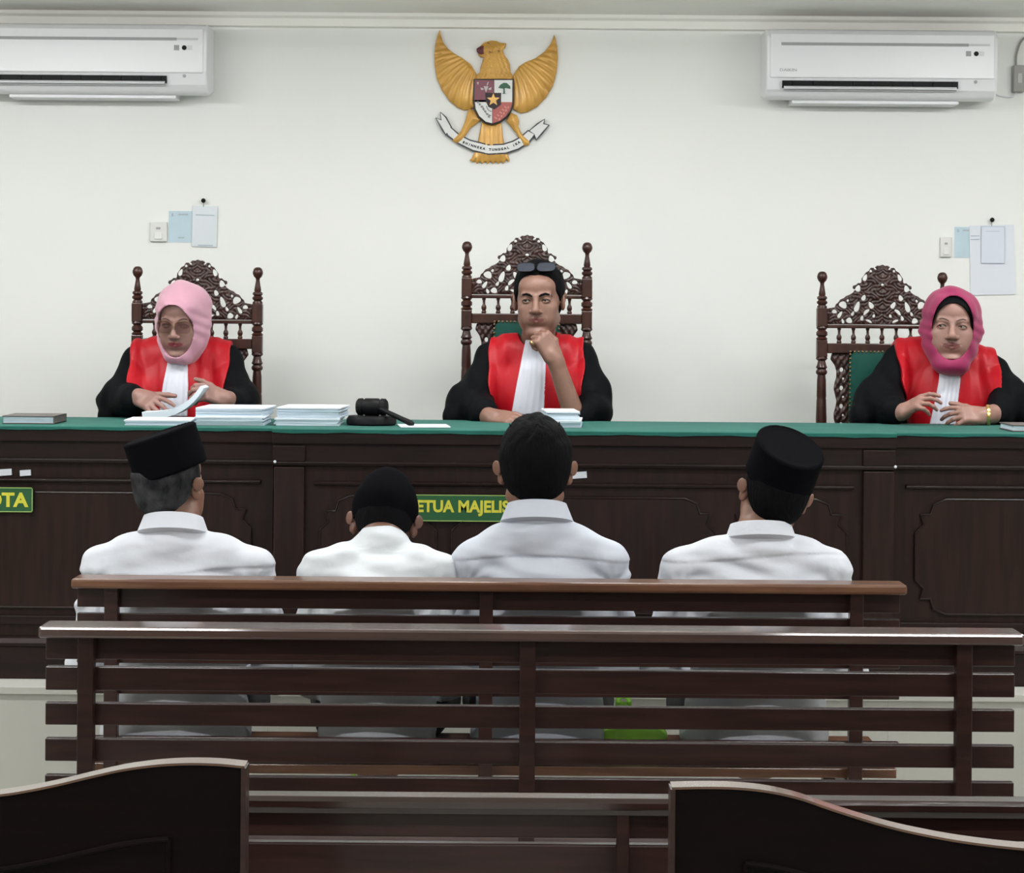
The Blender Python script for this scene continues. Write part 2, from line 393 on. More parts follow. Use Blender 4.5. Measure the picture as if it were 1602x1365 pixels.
# ================================================================== room
def struct(name, mb, m, bevel=0):
    o = mb.build(name, m, None, bevel=bevel); o['kind'] = 'structure'; return o
WY = 7.8
struct('wall_back', MB().box(-4.2, 4.2, WY, WY + 0.12, 0, CEIL + 0.1), M_wall)
struct('wall_left', MB().box(-4.32, -4.2, -3.12, WY + 0.12, 0, CEIL + 0.1), M_side)
struct('wall_right', MB().box(4.2, 4.32, -3.12, WY + 0.12, 0, CEIL + 0.1), M_side)
struct('wall_front', MB().box(-4.2, 4.2, -3.12, -3.0, 0, CEIL + 0.1), M_side)
struct('ceiling', MB().box(-4.2, 4.2, -3.0, WY, CEIL, CEIL + 0.1), M_ceil)
struct('floor', MB().box(-4.32, 4.32, -3.12, WY + 0.12, -0.12, 0), M_tile)
PLAT = 0.415
struct('trim_1', MB().prismx([(WY, CEIL - 0.05), (WY - 0.022, CEIL - 0.046), (WY - 0.03, CEIL - 0.02), (WY - 0.045, CEIL - 0.012), (WY - 0.05, CEIL), (WY, CEIL)], -4.2, 4.2), M_ceil)
pb = MB().box(-4.2, 4.2, 6.30, WY, 0, PLAT - 0.02).box(-4.2, 4.2, 6.28, WY, PLAT - 0.02, PLAT)
for k in range(-9, 10):
    pb.box(k * 0.45 - 0.0015 + 0.2, k * 0.45 + 0.0015 + 0.2, 6.2985, 6.30, 0, PLAT - 0.02)
o = struct('trim_2', pb, M_tile, bevel=0.003)
# ceiling fixtures
for i, (lx, ly, lw, ldn) in enumerate(LAMPS):
    where = ['above the left end of the judges bench', 'above the middle of the judges bench', 'above the right end of the judges bench',
             'above the left half of the public benches', 'above the right half of the public benches', 'over the left pew near the room middle', 'over the right pew near the room middle', 'near the back of the public area'][i]
    r = root('ceiling_light', (lx, ly, CEIL), 'white ceiling tube light ' + where, 'ceiling light', 'ceiling lights')
    MB().box(lx - .64, lx + .64, ly - .03, ly + .03, CEIL - 0.05, CEIL).build('housing', M_ac, r, bevel=.004)
    for s_ in (-1, 1): MB().box(lx + s_ * .62 - .015, lx + s_ * .62 + .015, ly - .018, ly + .018, CEIL - 0.115, CEIL - .05).build('lamp_holder', M_ac, r, bevel=.003)
    P = lw / (PI * 2 * PI * .018 * 1.2)
    MB().lathe([(.018, -.6), (.018, .6)], (lx, ly, CEIL - .09), 16, roty(PI / 2)).build('tube', mat('tube_glow_%d' % lw, (.9, .9, .9), emit=(.985, .993, 1.0, P)), r)
# ================================================================== air conditioners
def aircon(x0, z0, label, brand):
    W, H, Dp = 0.81, 0.245, 0.19
    r = root('air_conditioner', (x0 + W / 2, WY, z0), label, 'air conditioner', 'wall air conditioners')
    prof = [(WY, z0 + 0.02), (WY - 0.10, z0), (WY - Dp + 0.035, z0 + 0.005), (WY - Dp + 0.012, z0 + 0.03), (WY - Dp, z0 + 0.075), (WY - Dp, z0 + H - 0.03), (WY - Dp + 0.02, z0 + H - 0.004), (WY - Dp + 0.04, z0 + H), (WY, z0 + H)]
    MB().prismx(prof, x0, x0 + W).build('casing', M_ac, r, bevel=0.008)
    y = WY - Dp
    MB().box(x0 + 0.012, x0 + W - 0.012, y - 0.006, y + 0.02, z0 + 0.070, z0 + H - 0.02).build('front_panel', M_ac, r, bevel=0.004)
    MB().box(x0 + 0.05, x0 + W - 0.105, y - 0.0085, y - 0.006, z0 + H - 0.062, z0 + H - 0.052).build('intake_slot', M_acg, r)
    MB().box(x0 + W - 0.105, x0 + W - 0.03, y - 0.0075, y - 0.006, z0 + H - 0.060, z0 + H - 0.053).build('trim_strip', mat('pale_grey_strip', (.6, .6, .6)), r)
    # outlet: dark opening with louvre and vanes
    n = np.array([0, -0.92, -0.38])
    MB().box(x0 + 0.055, x0 + W - 0.14, y - 0.004, y + 0.022, z0 + 0.035, z0 + 0.060).build('outlet', M_dark, r)
    mb = MB()
    for k in range(9): MB().box(x0 + 0.09 + k * 0.07, x0 + 0.093 + k * 0.07, y - 0.004, y + 0.01, z0 + 0.046, z0 + 0.059).build('vane', M_acg, r)
    MB().rbox((x0 + 0.055 + (W - 0.195) / 2, y - 0.004, z0 + 0.038), ((W - 0.205) / 2, 0.012, 0.0022), rotx(0.55)).build('louver', M_ac, r, bevel=0.001)
    MB().rbox((x0 + 0.055 + (W - 0.195) / 2, y + 0.002, z0 + 0.028), ((W - 0.205) / 2, 0.003, 0.0026)).build('lower_slot', M_acg, r)
    for xx, zz, a, b, m in ((W - .105, .158, .009, .009, M_acg), ):
        MB().box(x0 + xx - a, x0 + xx + a, y - 0.0075, y - 0.006, z0 + zz - b, z0 + zz + b).build('sticker', m, r)
    mb = MB(); mb.lathe([(0.0085, 0), (0.0085, 0.0015)], (x0 + W - 0.078, y - 0.006, z0 + 0.158), 16, rotx(PI / 2)); mb.build('indicator', M_dark, r)
    mb = MB(); mb.lathe([(0.006, 0), (0.006, 0.0015)], (x0 + W - 0.078, y + 0.002, z0 + 0.060), 12, rotx(PI / 2)); mb.build('sensor', M_acg, r)
    MB().box(x0 + W - .068, x0 + W - .05, y - 0.0072, y - 0.006, z0 + .150, z0 + .166).build('sticker', mat('pale_label', (.68, .68, .7)), r)
    if brand: text_mesh('logo', 'DAIKIN', 0.014, M_acg, (x0 + 0.075, y - 0.0065, z0 + 0.096), r, sx=1.3)
    MB().box(x0 + .10, x0 + W - .12, WY - .11, WY - .01, z0 - .012, z0 + .012).build('base', M_ac, r, bevel=0.003)
    return r
a = wp(1561, 158, WY - 0.19); aircon(a[0] - 0.81, a[2] + 0.006, 'white wall air conditioner high on the right beside the grey cable box', True)
a = wp(323, 148, WY - 0.19); aircon(a[0] - 0.81, a[2] + 0.005, 'white wall air conditioner high at the left edge of the wall', False)
# cable box
a = wp(1592, 122, WY - 0.02)
r = root('cable_box', (a[0], WY, a[2] - 0.05), 'small grey electrical box with cable right of the right air conditioner', 'electrical box')
MB().box(a[0] - 0.018, a[0] + 0.022, WY - 0.035, WY, a[2] - 0.052, a[2] + 0.045).build('box', M_grey, r, bevel=0.004)
MB().box(a[0] - 0.004, a[0] + 0.012, WY - 0.038, WY - 0.035, a[2] - 0.02, a[2] + 0.015).build('switch', mat('pale_switch', (.5, .5, .48)), r, bevel=0.001)
MB().tube(bez([(a[0] - 0.005, WY - 0.015, a[2] + 0.04), (a[0] - 0.002, WY - 0.012, a[2] + 0.09), (a[0] + 0.02, WY - 0.01, a[2] + 0.14), (a[0] + 0.07, WY - 0.01, a[2] + 0.165), (a[0] + 0.14, WY - 0.01, a[2] + 0.17)]), 0.004).build('cable', M_grey, r)
MB().tube(bez([(a[0] + 0.0, WY - 0.015, a[2] - 0.05), (a[0] - 0.02, WY - 0.012, a[2] - 0.066), (a[0] - 0.06, WY - 0.01, a[2] - 0.062), (a[0] - 0.085, WY - 0.01, a[2] - 0.05)]), 0.0035).build('cable', M_ac, r)
# ================================================================== notices pinned to the wall
def wrect(px0, px1, py0, py1, t, y=WY, dz=0.0):
    p = wp((px0 + px1) / 2, (py0 + py1) / 2, y); hx = (px1 - px0) / 2 * y / F; hz = (py1 - py0) / 2 * y / F
    return MB().box(p[0] - hx, p[0] + hx, y - t, y, p[2] - hz, p[2] + hz), p, hx, hz
def flat_paper(name, px0, px1, py0, py1, m, label, cat, off, t=0.0012, lines=None, group=None, tilt=0.0, label_m=None):
    p = wp((px0 + px1) / 2, (py0 + py1) / 2, WY); hx = (px1 - px0) / 2 * WY / F; hz = (py1 - py0) / 2 * WY / F
    R = roty(tilt); r = root(name, (p[0], WY - off, p[2] - hz), label, cat, group)
    MB().rbox((p[0], WY - off - t / 2, p[2]), (hx, t / 2, hz), R).build('sheet', m, r)
    if lines:
        for (u, v, a, b) in lines: MB().rbox(np.array([p[0], WY - off - t - 0.0004, p[2]]) + R @ np.array([u * hx, 0, v * hz]), (a * hx, 0.0004, b * hz), R).build('print', label_m or M_acg, r)
    return r, p, hx, hz
M_pblue = mat('pale_blue_card', (0.50, 0.63, 0.70), rough=0.6, var=0.05, vscale=20)
M_sleeve = mat('plastic_sleeve', (0.66, 0.70, 0.73), rough=0.25)
M_ink = mat('faint_print', (0.38, 0.45, 0.50))
M_sheet = mat('white_sheet', (0.70, 0.73, 0.79), rough=0.6)
M_sheet2 = mat('lavender_sheet', (0.66, 0.70, 0.78), rough=0.6)
def switch(px0, px1, py0, py1, label):
    mb, p, hx, hz = wrect(px0, px1, py0, py1, 0.012)
    r = root('wall_switch', (p[0], WY, p[2] - hz), label, 'switch')
    mb.build('plate', mat('switch_plate', (.70, .70, .67), rough=.4), r, bevel=0.003)
    MB().box(p[0] - hx * .45, p[0] + hx * .45, WY - 0.0165, WY - 0.012, p[2] - hz * .75, p[2] - hz * .1).build('rocker', mat('switch_rocker', (.76, .76, .74)), r, bevel=0.001)
    MB().box(p[0] - hx * .25, p[0] + hx * .25, WY - 0.014, WY - 0.012, p[2] + hz * .25, p[2] + hz * .45).build('indicator', M_acg, r)
    return r
switch(235, 262, 347, 378, 'small white wall switch left of the pale blue card above the left chair')
switch(1470, 1488, 371, 402, 'small white wall switch above the right chair beside the papers')
flat_paper('blue_card', 264, 303, 330, 379, M_pblue, 'pale blue printed card on the wall above the left chair', 'notice', 0.0, lines=[(-.7, .75, .07, .1), (.15, .78, .4, .05), (0, -.7, .25, .04)], label_m=M_ink)
flat_paper('plastic_sleeve', 301, 340, 322, 386, M_sleeve, 'clear plastic sleeve hanging from a nail above the left chair', 'notice', 0.004, lines=[(0, .55, .75, .02), (.1, -.93, .6, .03)], tilt=0.02, label_m=M_ink)
flat_paper('blue_card', 1493, 1530, 355, 403, M_pblue, 'pale blue printed card on the wall behind the big sheet at right', 'notice', 0.0, lines=[(-.7, .75, .07, .1), (.1, .78, .4, .05)], label_m=M_ink)
flat_paper('paper_sheet', 1517, 1587, 352, 461, M_sheet, 'large white sheet pinned to the right wall, bottom edge tilted', 'notice', 0.003, tilt=-0.03, lines=[(-.75, .7, .2, .012), (-.75, .6, .2, .012), (.05, -.02, .05, .05)], label_m=M_ink)
flat_paper('paper_sheet', 1534, 1571, 353, 412, M_sheet2, 'small white sheet pinned over the large sheet at right', 'notice', 0.007, lines=[(0, .95, .95, .012), (0, -.98, .99, .012), (-.98, 0, .012, .95), (.98, 0, .012, .95), (0, .7, .6, .012)], label_m=M_ink)
for px, py, lb in ((319, 314, 'dark round nail above the plastic sleeve'), (1551, 344, 'dark round nail above the right wall sheets')):
    p = wp(px, py, WY); r = root('wall_nail', (p[0], WY, p[2]), lb, 'nail')
    MB().lathe([(0.0, .0), (.005, .001), (.0085, .006), (.007, .012), (0.001, .015)], p + np.array([0, -0.008, 0]), 12, rotx(PI / 2)).build('head', M_dark, r, smooth=True)
    MB().tube([p + np.array([0, 0.001, 0]), p + np.array([0, -0.01, 0])], 0.002).build('shaft', M_grey, r)
    MB().tube([p + np.array([0, -0.006, -.004]), p + np.array([0, -0.009, -.022])], 0.0015).build('string', M_grey, r)
# ================================================================== benches
def slat_bench(loc, label, m, cap_m):
    r = root('slatted_bench', (loc[0], loc[1], 0), label, 'bench', 'slatted wooden benches')
    x, y = loc; L = 1.01
    MB().box(x - L, x + L, y - 0.055, y + 0.04, 0.832, 0.856).build('top_rail', cap_m, r, bevel=0.006)
    for i, (z1, hgt) in enumerate([(0.831, .050), (.766, .049), (.691, .046), (.617, .047), (.541, .047), (.466, .045)]):
        MB().box(x - L + .005, x + L - .008, y, y + 0.02, z1 - hgt, z1).build('back_slat', m, r, bevel=0.002)
    for px in (-.917, -.007, .892):
        MB().box(x + px - .0165, x + px + .0165, y - 0.03, y, 0, .832).build('post', m, r, bevel=0.002)
        MB().box(x + px - .0165, x + px + .0165, y + 0.40, y + 0.44, 0, .365).build('front_leg', m, r, bevel=0.002)
        MB().box(x + px - .0165, x + px + .0165, y + 0.0, y + 0.40, .335, .37).build('seat_bearer', m, r, bevel=0.002)
    for k in range(5):
        y0 = y + 0.03 + k * .086
        MB().box(x - L + .005, x + L - .008, y0, y0 + .075, .372, .395).build('seat_slat', cap_m, r, bevel=0.002)
    return r
slat_bench((-0.05, 5.30), 'brown slatted bench the four people in white shirts sit on', M_bench, M_bench1)
slat_bench((0.045, 4.50), 'empty dark slatted bench behind the seated people', M_bench, wood('varnished_rail_wood', (0.085, 0.045, 0.035), (0.055, 0.028, 0.022), rough=.4, coat=1.0, spec=.5))  # rail colour raised above the slats, partly standing in for grazing reflection on top
# third bench, lower, nearer
x0, x1, y = -0.70, 1.40, 3.50
r = root('low_bench', (0.35, y, 0), 'glossy low wooden bench between the two curved pews', 'bench')
MB().prismx([(y - .03, .722), (y - .026, .729), (y, .7315), (y + .015, .729), (y + .02, .70), (y - .022, .70), (y - .03, .712)], x0, x1).build('top_rail', wood('glossy_rail_wood', (0.04, 0.018, 0.015), (0.025, 0.012, 0.010), rough=.15, coat=1.0, spec=.5), r, bevel=0.002)
for z1, z0 in ((.704, .660), (.650, .58), (.57, .50), (.49, .44)):
    MB().box(x0 + .01, x1 - .01, y - .006, y + .016, z0, z1).build('back_slat', M_bench, r, bevel=0.003)
for xx in (-.66, .184, 1.36):
    MB().box(xx - .0105, xx + .0105, y - .022, y - .004, 0, .712).build('post', M_bench, r, bevel=0.002)
    MB().box(xx - .0105, xx + .0105, y + .38, y + .41, 0, .36).build('front_leg', M_bench, r, bevel=0.002)
    MB().box(xx - .0105, xx + .0105, y - .004, y + .38, .33, .36).build('seat_bearer', M_bench, r, bevel=0.002)
MB().box(x0, x1, y + .02, y + .42, .362, .385).build('seat', M_bench, r, bevel=0.003)
# curved pews in the foreground
def pew(ptsx, side, label):
    y = 2.70; top = [wp(px, py, y) for px, py in ptsx]
    cur = bez([(p[0], p[2]) for p in top], 6); xe = cur[0][0]; xf = cur[-1][0]; zb = .42
    # continue outward flat then mirrored
    full = cur + [np.array([xf + side * .10, cur[-1][1] - .004])] + [np.array([xf + side * (.2 + abs(p[0] - xf)), p[1]]) for p in cur[::-1]]
    X = [p[0] for p in full]; xo = X[-1]
    r = root('curved_pew', ((xe + xo) / 2, y, 0), label, 'pew', 'curved pews in the foreground')
    poly = [tuple(p) for p in full] + [(xo, zb), (xe, zb)]
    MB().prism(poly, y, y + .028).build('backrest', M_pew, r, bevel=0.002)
    # crest strip (lighter top edge, overhead light put into its colour)
    mb = MB(); n = len(full); V = []; Fc = []
    for p in full:
        for dy, dz in ((-.002, -.001), (-.002, .002), (.032, .002), (.032, -.001)): V.append((p[0], y + dy, p[1] + dz))
    for i in range(n - 1):
        for k in range(4): a = i * 4 + k; b = i * 4 + (k + 1) % 4; Fc.append((a, b, b + 4, a + 4))
    Fc += [(0, 1, 2, 3), ((n - 1) * 4 + 3, (n - 1) * 4 + 2, (n - 1) * 4 + 1, (n - 1) * 4)]
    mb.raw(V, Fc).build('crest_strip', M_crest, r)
    # panel moulding, parallel to the crest
    inner = [p for p in full if side * (p[0] - xe) > .088 and side * (xo - p[0]) > .088]
    pts = [(p[0], y - .001, p[1] - .092) for p in inner]
    loop = pts + [(inner[-1][0], y - .001, zb + .06), (inner[0][0], y - .001, zb + .06), pts[0]]
    MB().tube(pts, .004).build('moulding', M_pew, r); MB().tube(loop[len(pts) - 1:], .004).build('moulding', M_pew, r)
    MB().box(min(xe, xo), max(xe, xo), y + .028, y + .47, .36, .41).build('seat', M_pew, r, bevel=0.004)
    for xx in (xe, xo):
        s2 = side if xx == xe else -side
        a, b = sorted((xx, xx + s2 * .05))
        MB().box(a, b, y, y + .028, 0, .42).build('leg', M_pew, r); MB().box(a, b, y + .42, y + .47, 0, .36).build('leg', M_pew, r)
    a, b = sorted((xe, xe + side * .004))
    MB().box(a - (.002 if side > 0 else 0), b + (.002 if side < 0 else 0), y - .006, y + .03, zb, full[0][1]).build('end_edging', M_bench, r)
    return r
M_crest = wood('pew_lit_crest_wood', (0.16, 0.09, 0.055), (0.10, 0.055, 0.035), rough=.25, coat=.8)  # much lighter than the pew wood: light from above painted into the colour
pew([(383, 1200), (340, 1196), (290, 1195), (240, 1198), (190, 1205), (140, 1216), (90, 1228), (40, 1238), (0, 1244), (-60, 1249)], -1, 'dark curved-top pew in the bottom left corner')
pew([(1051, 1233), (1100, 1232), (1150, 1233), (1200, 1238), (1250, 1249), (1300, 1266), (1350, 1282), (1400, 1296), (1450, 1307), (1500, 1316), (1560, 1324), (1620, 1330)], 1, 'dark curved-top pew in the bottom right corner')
# ================================================================== judges' desks
TOP = 1.163
def desk(x0, x1, yf, label, pil, clothlip):
    r = root('court_desk', ((x0 + x1) / 2, yf, PLAT), label, 'desk', 'panelled court desks')
    yb = 6.96
    MB().box(x0, x1, yf - .015, yb, TOP - .045, TOP - .004).build('desk_top', M_desk, r, bevel=0.003)
    MB().box(x0 + .005, x1 - .005, yf + .02, yf + .045, PLAT, TOP - .045).build('front_panel', M_deskv, r)
    for a in (x0 + .005, x1 - .03): MB().box(a, a + .025, yf + .045, yb - .02, PLAT, TOP - .045).build('side_panel', M_deskv, r)
    MB().box(x0 + .002, x1 - .002, yf, yf + .02, 1.062, TOP - .045).build('frieze', M_desk, r)
    mb = MB().prismx([(yf + .02, 1.052), (yf - .004, 1.055), (yf - .008, 1.062), (yf - .006, 1.067), (yf + .02, 1.067)], x0 + .002, x1 - .002); mb.build('moulding', M_desk, r, bevel=.001)
    mb = MB().prismx([(yf + .02, 0.994), (yf + .004, .997), (yf, 1.003), (yf + .004, 1.008), (yf + .02, 1.008)], x0 + (.12 if pil else .04), x1 - (.12 if pil else .04)); mb.build('moulding', M_desk, r, bevel=.001)
    MB().box(x0, x1, yf - .004, yf + .02, PLAT, .512).build('plinth', M_desk, r, bevel=.003)
    mb = MB().prismx([(yf + .02, .512), (yf - .010, .512), (yf - .012, .522), (yf - .002, .534), (yf + .02, .54)], x0, x1); mb.build('moulding', M_desk, r, bevel=.001)
    MB().box(x0 + .002, x1 - .002, yf + .008, yf + .02, .575, .60).build('lower_rail', M_desk, r, bevel=.002)
    ps = [x0 + .004, x1 - .094] if pil else []
    for a in ps:
        MB().box(a, a + .09, yf - .004, yf + .02, .54, 1.050).build('pilaster', M_deskv, r, bevel=.003)
        MB().box(a - .003, a + .093, yf - .010, yf, 1.066, TOP - .05).build('pilaster_cap', M_desk, r, bevel=.003)
    # raised panel field with scrolled corners
    a0 = x0 + (.14 if pil else .07); a1 = x1 - (.14 if pil else .07); z0 = .625; z1 = .965
    if pil: cells = [(a0, a0 + (a1 - a0) * .22), (a0 + (a1 - a0) * .25, a1 - (a1 - a0) * .25), (a1 - (a1 - a0) * .22, a1)]
    else: cells = [(a0, (a0 + a1) / 2 - .03), ((a0 + a1) / 2 + .03, a1)]
    for ca, cb in cells:
        q = min(.10, (cb - ca) * .3)
        def corner(cx, cz, sx, sz):
            return [(cx, cz - sz * q * 1.0), (cx + sx * .25 * q, cz - sz * q * .75), (cx + sx * .15 * q, cz - sz * .45 * q), (cx + sx * .45 * q, cz - sz * .45 * q), (cx + sx * .55 * q, cz - sz * .15 * q), (cx + sx * q * .9, cz)]
        P = corner(ca, z1, 1, 1) + corner(cb, z1, -1, 1)[::-1] + corner(cb, z0, -1, -1) + corner(ca, z0, 1, -1)[::-1]
        MB().prism(P, yf + .011, yf + .02).build('raised_panel', M_deskv, r, bevel=.003)
        MB().tube([(p[0], yf + .012, p[1]) for p in P + P[:1]], .004).build('panel_moulding', M_desk, r, smooth=True)
    # green table cloth: lies on the desk, lips over the front edge
    cl = MB(); n = 60; V = []; Fc = []
    for i in range(n + 1):
        x = x0 + (x1 - x0) * i / n; wv = .0012 * math.sin(x * 23) + .0008 * math.sin(x * 61)
        for yy, zz in ((yb + .01, TOP - .02), (yb + .008, TOP), (yf - .014, TOP + .0005), (yf - .021, TOP - .002), (yf - .022, TOP - clothlip + wv), (yf - .019, TOP - clothlip + wv), (yf - .018, TOP - .004), (yb + .006, TOP - .0035), (yb + .0075, TOP - .02)):
            V.append((x, yy, zz))
    for i in range(n):
        for k in range(9): a = i * 9 + k; b = i * 9 + (k + 1) % 9; Fc.append((a, b, b + 9, a + 9))
    Fc += [tuple(range(8, -1, -1)), tuple(n * 9 + k for k in range(9))]
    o = cl.raw(V, Fc).build('table_cloth', M_cloth, None)
    return r, o
XL, XR = -0.700, 1.130
r, c = desk(-2.75, XL, 6.425, 'dark panelled desk in front of the left judge', False, .010); tag(c, 'teal cloth on the left desk under the notebook', 'tablecloth', 'teal table cloths')
dC, c = desk(XL, XR, 6.385, 'dark panelled middle desk with the long green nameplate', True, .012); tag(c, 'teal cloth on the middle desk under the gavel', 'tablecloth', 'teal table cloths')
r, c = desk(XR, 3.1, 6.425, 'dark panelled desk in front of the right judge', False, .010); tag(c, 'teal cloth on the right desk in front of the pink scarf judge', 'tablecloth', 'teal table cloths')
# nameplates
def plate(px0, px1, py0, py1, yy, txt, label, tx=None):
    a = wp(px0, py0, yy); b = wp(px1, py1, yy)
    r = root('nameplate', ((a[0] + b[0]) / 2, yy, b[2]), label, 'sign', 'green nameplates')
    x0, x1, z0, z1 = a[0], b[0], b[2], a[2]
    MB().box(x0, x1, yy, yy + .006, z0, z1).build('board', M_green, r)
    t = .0028; mb = MB()
    for q in ((x0, x1, z0, z0 + t), (x0, x1, z1 - t, z1), (x0, x0 + t, z0, z1), (x1 - t, x1, z0, z1)): mb.box(q[0], q[1], yy - .0012, yy, q[2], q[3])
    mb.build('border', mat('pale_green_border', (.30, .45, .12)), r)
    sz = .066
    o = text_mesh('lettering', txt, sz, M_yel, (0, 0, 0), None, extr=.0008, bold=.0024)
    xs = [v.co.x for v in o.data.vertices]; zs = [v.co.z for v in o.data.vertices]
    wd = max(xs) - min(xs); hh = max(zs) - min(zs); cx = (max(xs) + min(xs)) / 2; cz = (max(zs) + min(zs)) / 2
    sx = (x1 - x0 - .024) / wd; s_z = .60 * (z1 - z0) / hh
    o.data.transform(Matrix.Translation(((x0 + x1) / 2, yy - .001, (z0 + z1) / 2)) @ Matrix.Diagonal((sx, 1, s_z, 1)) @ Matrix.Translation((-cx, 0, -cz)))
    o.parent = r; o.matrix_parent_inverse = wm(r).inverted()
plate(630, 803, 773, 816, 6.379, 'KETUA MAJELIS', 'green nameplate reading KETUA MAJELIS on the middle desk')
plate(-122, 51, 761, 801, 6.4175, 'ANGGOTA', 'green nameplate ending in OTA at the left edge')
for px0, px1, py0, py1, yy, lb in ((-14, 18, 734, 744, 6.438, 'white paper sticker at the far left edge of the left desk'), (31, 48, 735, 744, 6.438, 'small white sticker with a dark dot on the left desk'), (893, 918, 738, 748, 6.398, 'white sticker right of the head of the bareheaded man')):
    a = wp((px0 + px1) / 2, (py0 + py1) / 2, yy); hx = (px1 - px0) / 2 * yy / F; hz = (py1 - py0) / 2 * yy / F
    o = MB().rbox((a[0], yy + .0035, a[2]), (hx, .0035, hz), roty(-.08)).build('paper_sticker', M_paper, None); tag(o, lb, 'sticker')
for px, py, lb, yy in ((430, 722, 'tiny white pin on the joint of left and middle desks', 6.373), (1401, 730, 'tiny white pin on the joint of middle and right desks', 6.373)):
    a = wp(px, py, yy)
    o = MB().lathe([(0, 0), (.004, .001), (.0045, .004), (.003, .006), (0.0005, .007)], (a[0], yy + .005, a[2]), 10, rotx(PI / 2)).build('pin', M_paper, None, smooth=True); tag(o, lb, 'pin')
# ================================================================== things on the desks
def bundle(px0, px1, pyb, h, yf, dp, label, skew=0.0, n=None, name='paper_stack', mt=M_paper, z=None, group='document bundles on the desks'):
    a = wp(px0, pyb, yf); b = wp(px1, pyb, yf); cx = (a[0] + b[0]) / 2; hw = (b[0] - a[0]) / 2
    z0 = TOP + .0008 if z is None else z
    r = root(name, (cx, yf + dp / 2, z0), label, 'papers', group)
    n = n or max(2, int(h / .004)); mb = MB(); rnd = random.Random(int(px0 * 7 + pyb)); t = h / n
    for k in range(n - 1):
        dx = rnd.uniform(-.004, .004) * (1 if n > 3 else .3); dy = rnd.uniform(-.004, .004)
        mb.rbox((cx + dx, yf + dp / 2 + dy, z0 + t * (k + .5)), (hw - .003, dp / 2 - .003, t * .48), rotz(skew + rnd.uniform(-.015, .015)))
    mb.build('pages', M_papers, r)
    MB().rbox((cx, yf + dp / 2, z0 + t * (n - .5)), (hw, dp / 2, t * .49), rotz(skew)).build('cover', mt, r)
    return z0 + h
z = bundle(303, 412, 668, .026, 6.50, .24, 'lower document bundle right of the left judge', skew=.03)
bundle(308, 416, 655, .026, 6.52, .24, 'upper document bundle right of the left judge, on another bundle', skew=-.04, z=z)
z = bundle(428, 530, 668, .022, 6.52, .24, 'lower document bundle left of the gavel', skew=.02)
bundle(435, 535, 655, .032, 6.53, .24, 'upper document bundle left of the gavel, on another bundle', skew=-.05, z=z)
bundle(192, 296, 669, .016, 6.47, .20, 'thin stack of papers in front of the left judge', skew=.04)
z = bundle(858, 912, 668, .022, 6.52, .22, 'lower document bundle behind the head of the bareheaded man', skew=-.05)
bundle(852, 904, 650, .026, 6.53, .22, 'upper document bundle behind the head of the bareheaded man', skew=.06, z=z)
for px0, px1, pyb, dp, lb, sk in ((622, 700, 673, .16, 'loose flat sheet beside the gavel block', .12), ):
    a = wp(px0, pyb, 6.45); b = wp(px1, pyb, 6.45)
    r = root('loose_paper', ((a[0] + b[0]) / 2, 6.45 + dp / 2, TOP + .001), lb, 'paper')
    MB().rbox(((a[0] + b[0]) / 2, 6.45 + dp / 2, TOP + .003), ((b[0] - a[0]) / 2, dp / 2, .0015), rotz(sk)).build('sheet', M_paper, r)
# notebooks
def notebook(px0, px1, yf, h, label, dp=.18):
    a = wp(px0, 665, yf); b = wp(px1, 665, yf); z0 = TOP + .001
    r = root('notebook', ((a[0] + b[0]) / 2, yf + dp / 2, z0), label, 'notebook')
    x0, x1 = a[0], b[0]
    MB().box(x0, x1, yf, yf + dp, z0, z0 + .003).box(x0, x1, yf, yf + dp, z0 + h - .003, z0 + h).box(x1 - .003, x1, yf, yf + dp, z0, z0 + h).build('cover', mat('brown_grey_cover', (.10, .085, .08), rough=.5), r, bevel=.001)
    MB().box(x0 + .004, x1 - .004, yf + .003, yf + dp - .003, z0 + .003, z0 + h - .003).build('pages', M_papers, r)
notebook(3, 85, 6.50, .024, 'grey-brown notebook lying at the left end of the left desk')
notebook(1584, 1660, 6.50, .020, 'notebook at the right edge beside the right judge')
# gavel and block
a = wp(579, 668, 6.55); g = root('gavel_block', (a[0], 6.61, TOP + .0006), 'round black sounding block under the gavel', 'gavel block')
MB().lathe([(.0, 0), (.072, 0), (.076, .004), (.076, .018), (.072, .023), (.070, .028), (.0005, .028)], (a[0], 6.61, TOP + .0008), 40).build('block', M_dark, g, smooth=True)
a2 = wp(582, 640, 6.60); r = root('gavel', (a2[0], 6.60, TOP + .029), 'black wooden gavel lying on its round block', 'gavel')
zc = TOP + .029 + .0265; cxx = a2[0]
MB().lathe([(0.0005, -.048), (.020, -.047), (.0255, -.042), (.0265, -.03), (.0235, -.027), (.0235, -.024), (.0265, -.02), (.0265, .02), (.0235, .024), (.0235, .027), (.0265, .03), (.0255, .042), (.020, .047), (0.0005, .048)], (cxx, 6.60, zc), 28, rotz(-.2) @ roty(PI / 2)).build('head', M_dark, r, smooth=True)
hb = np.array([cxx + .02, 6.60 - .02, zc - .002]); he = wp(646, 665, 6.50); he[2] = max(he[2], TOP + .009)
MB().tube([hb, hb * .7 + he * .3, hb * .3 + he * .7, he * .95 + hb * .05, he], [.007, .0075, .008, .0095, .007], 12).build('handle', M_dark, r, smooth=True)
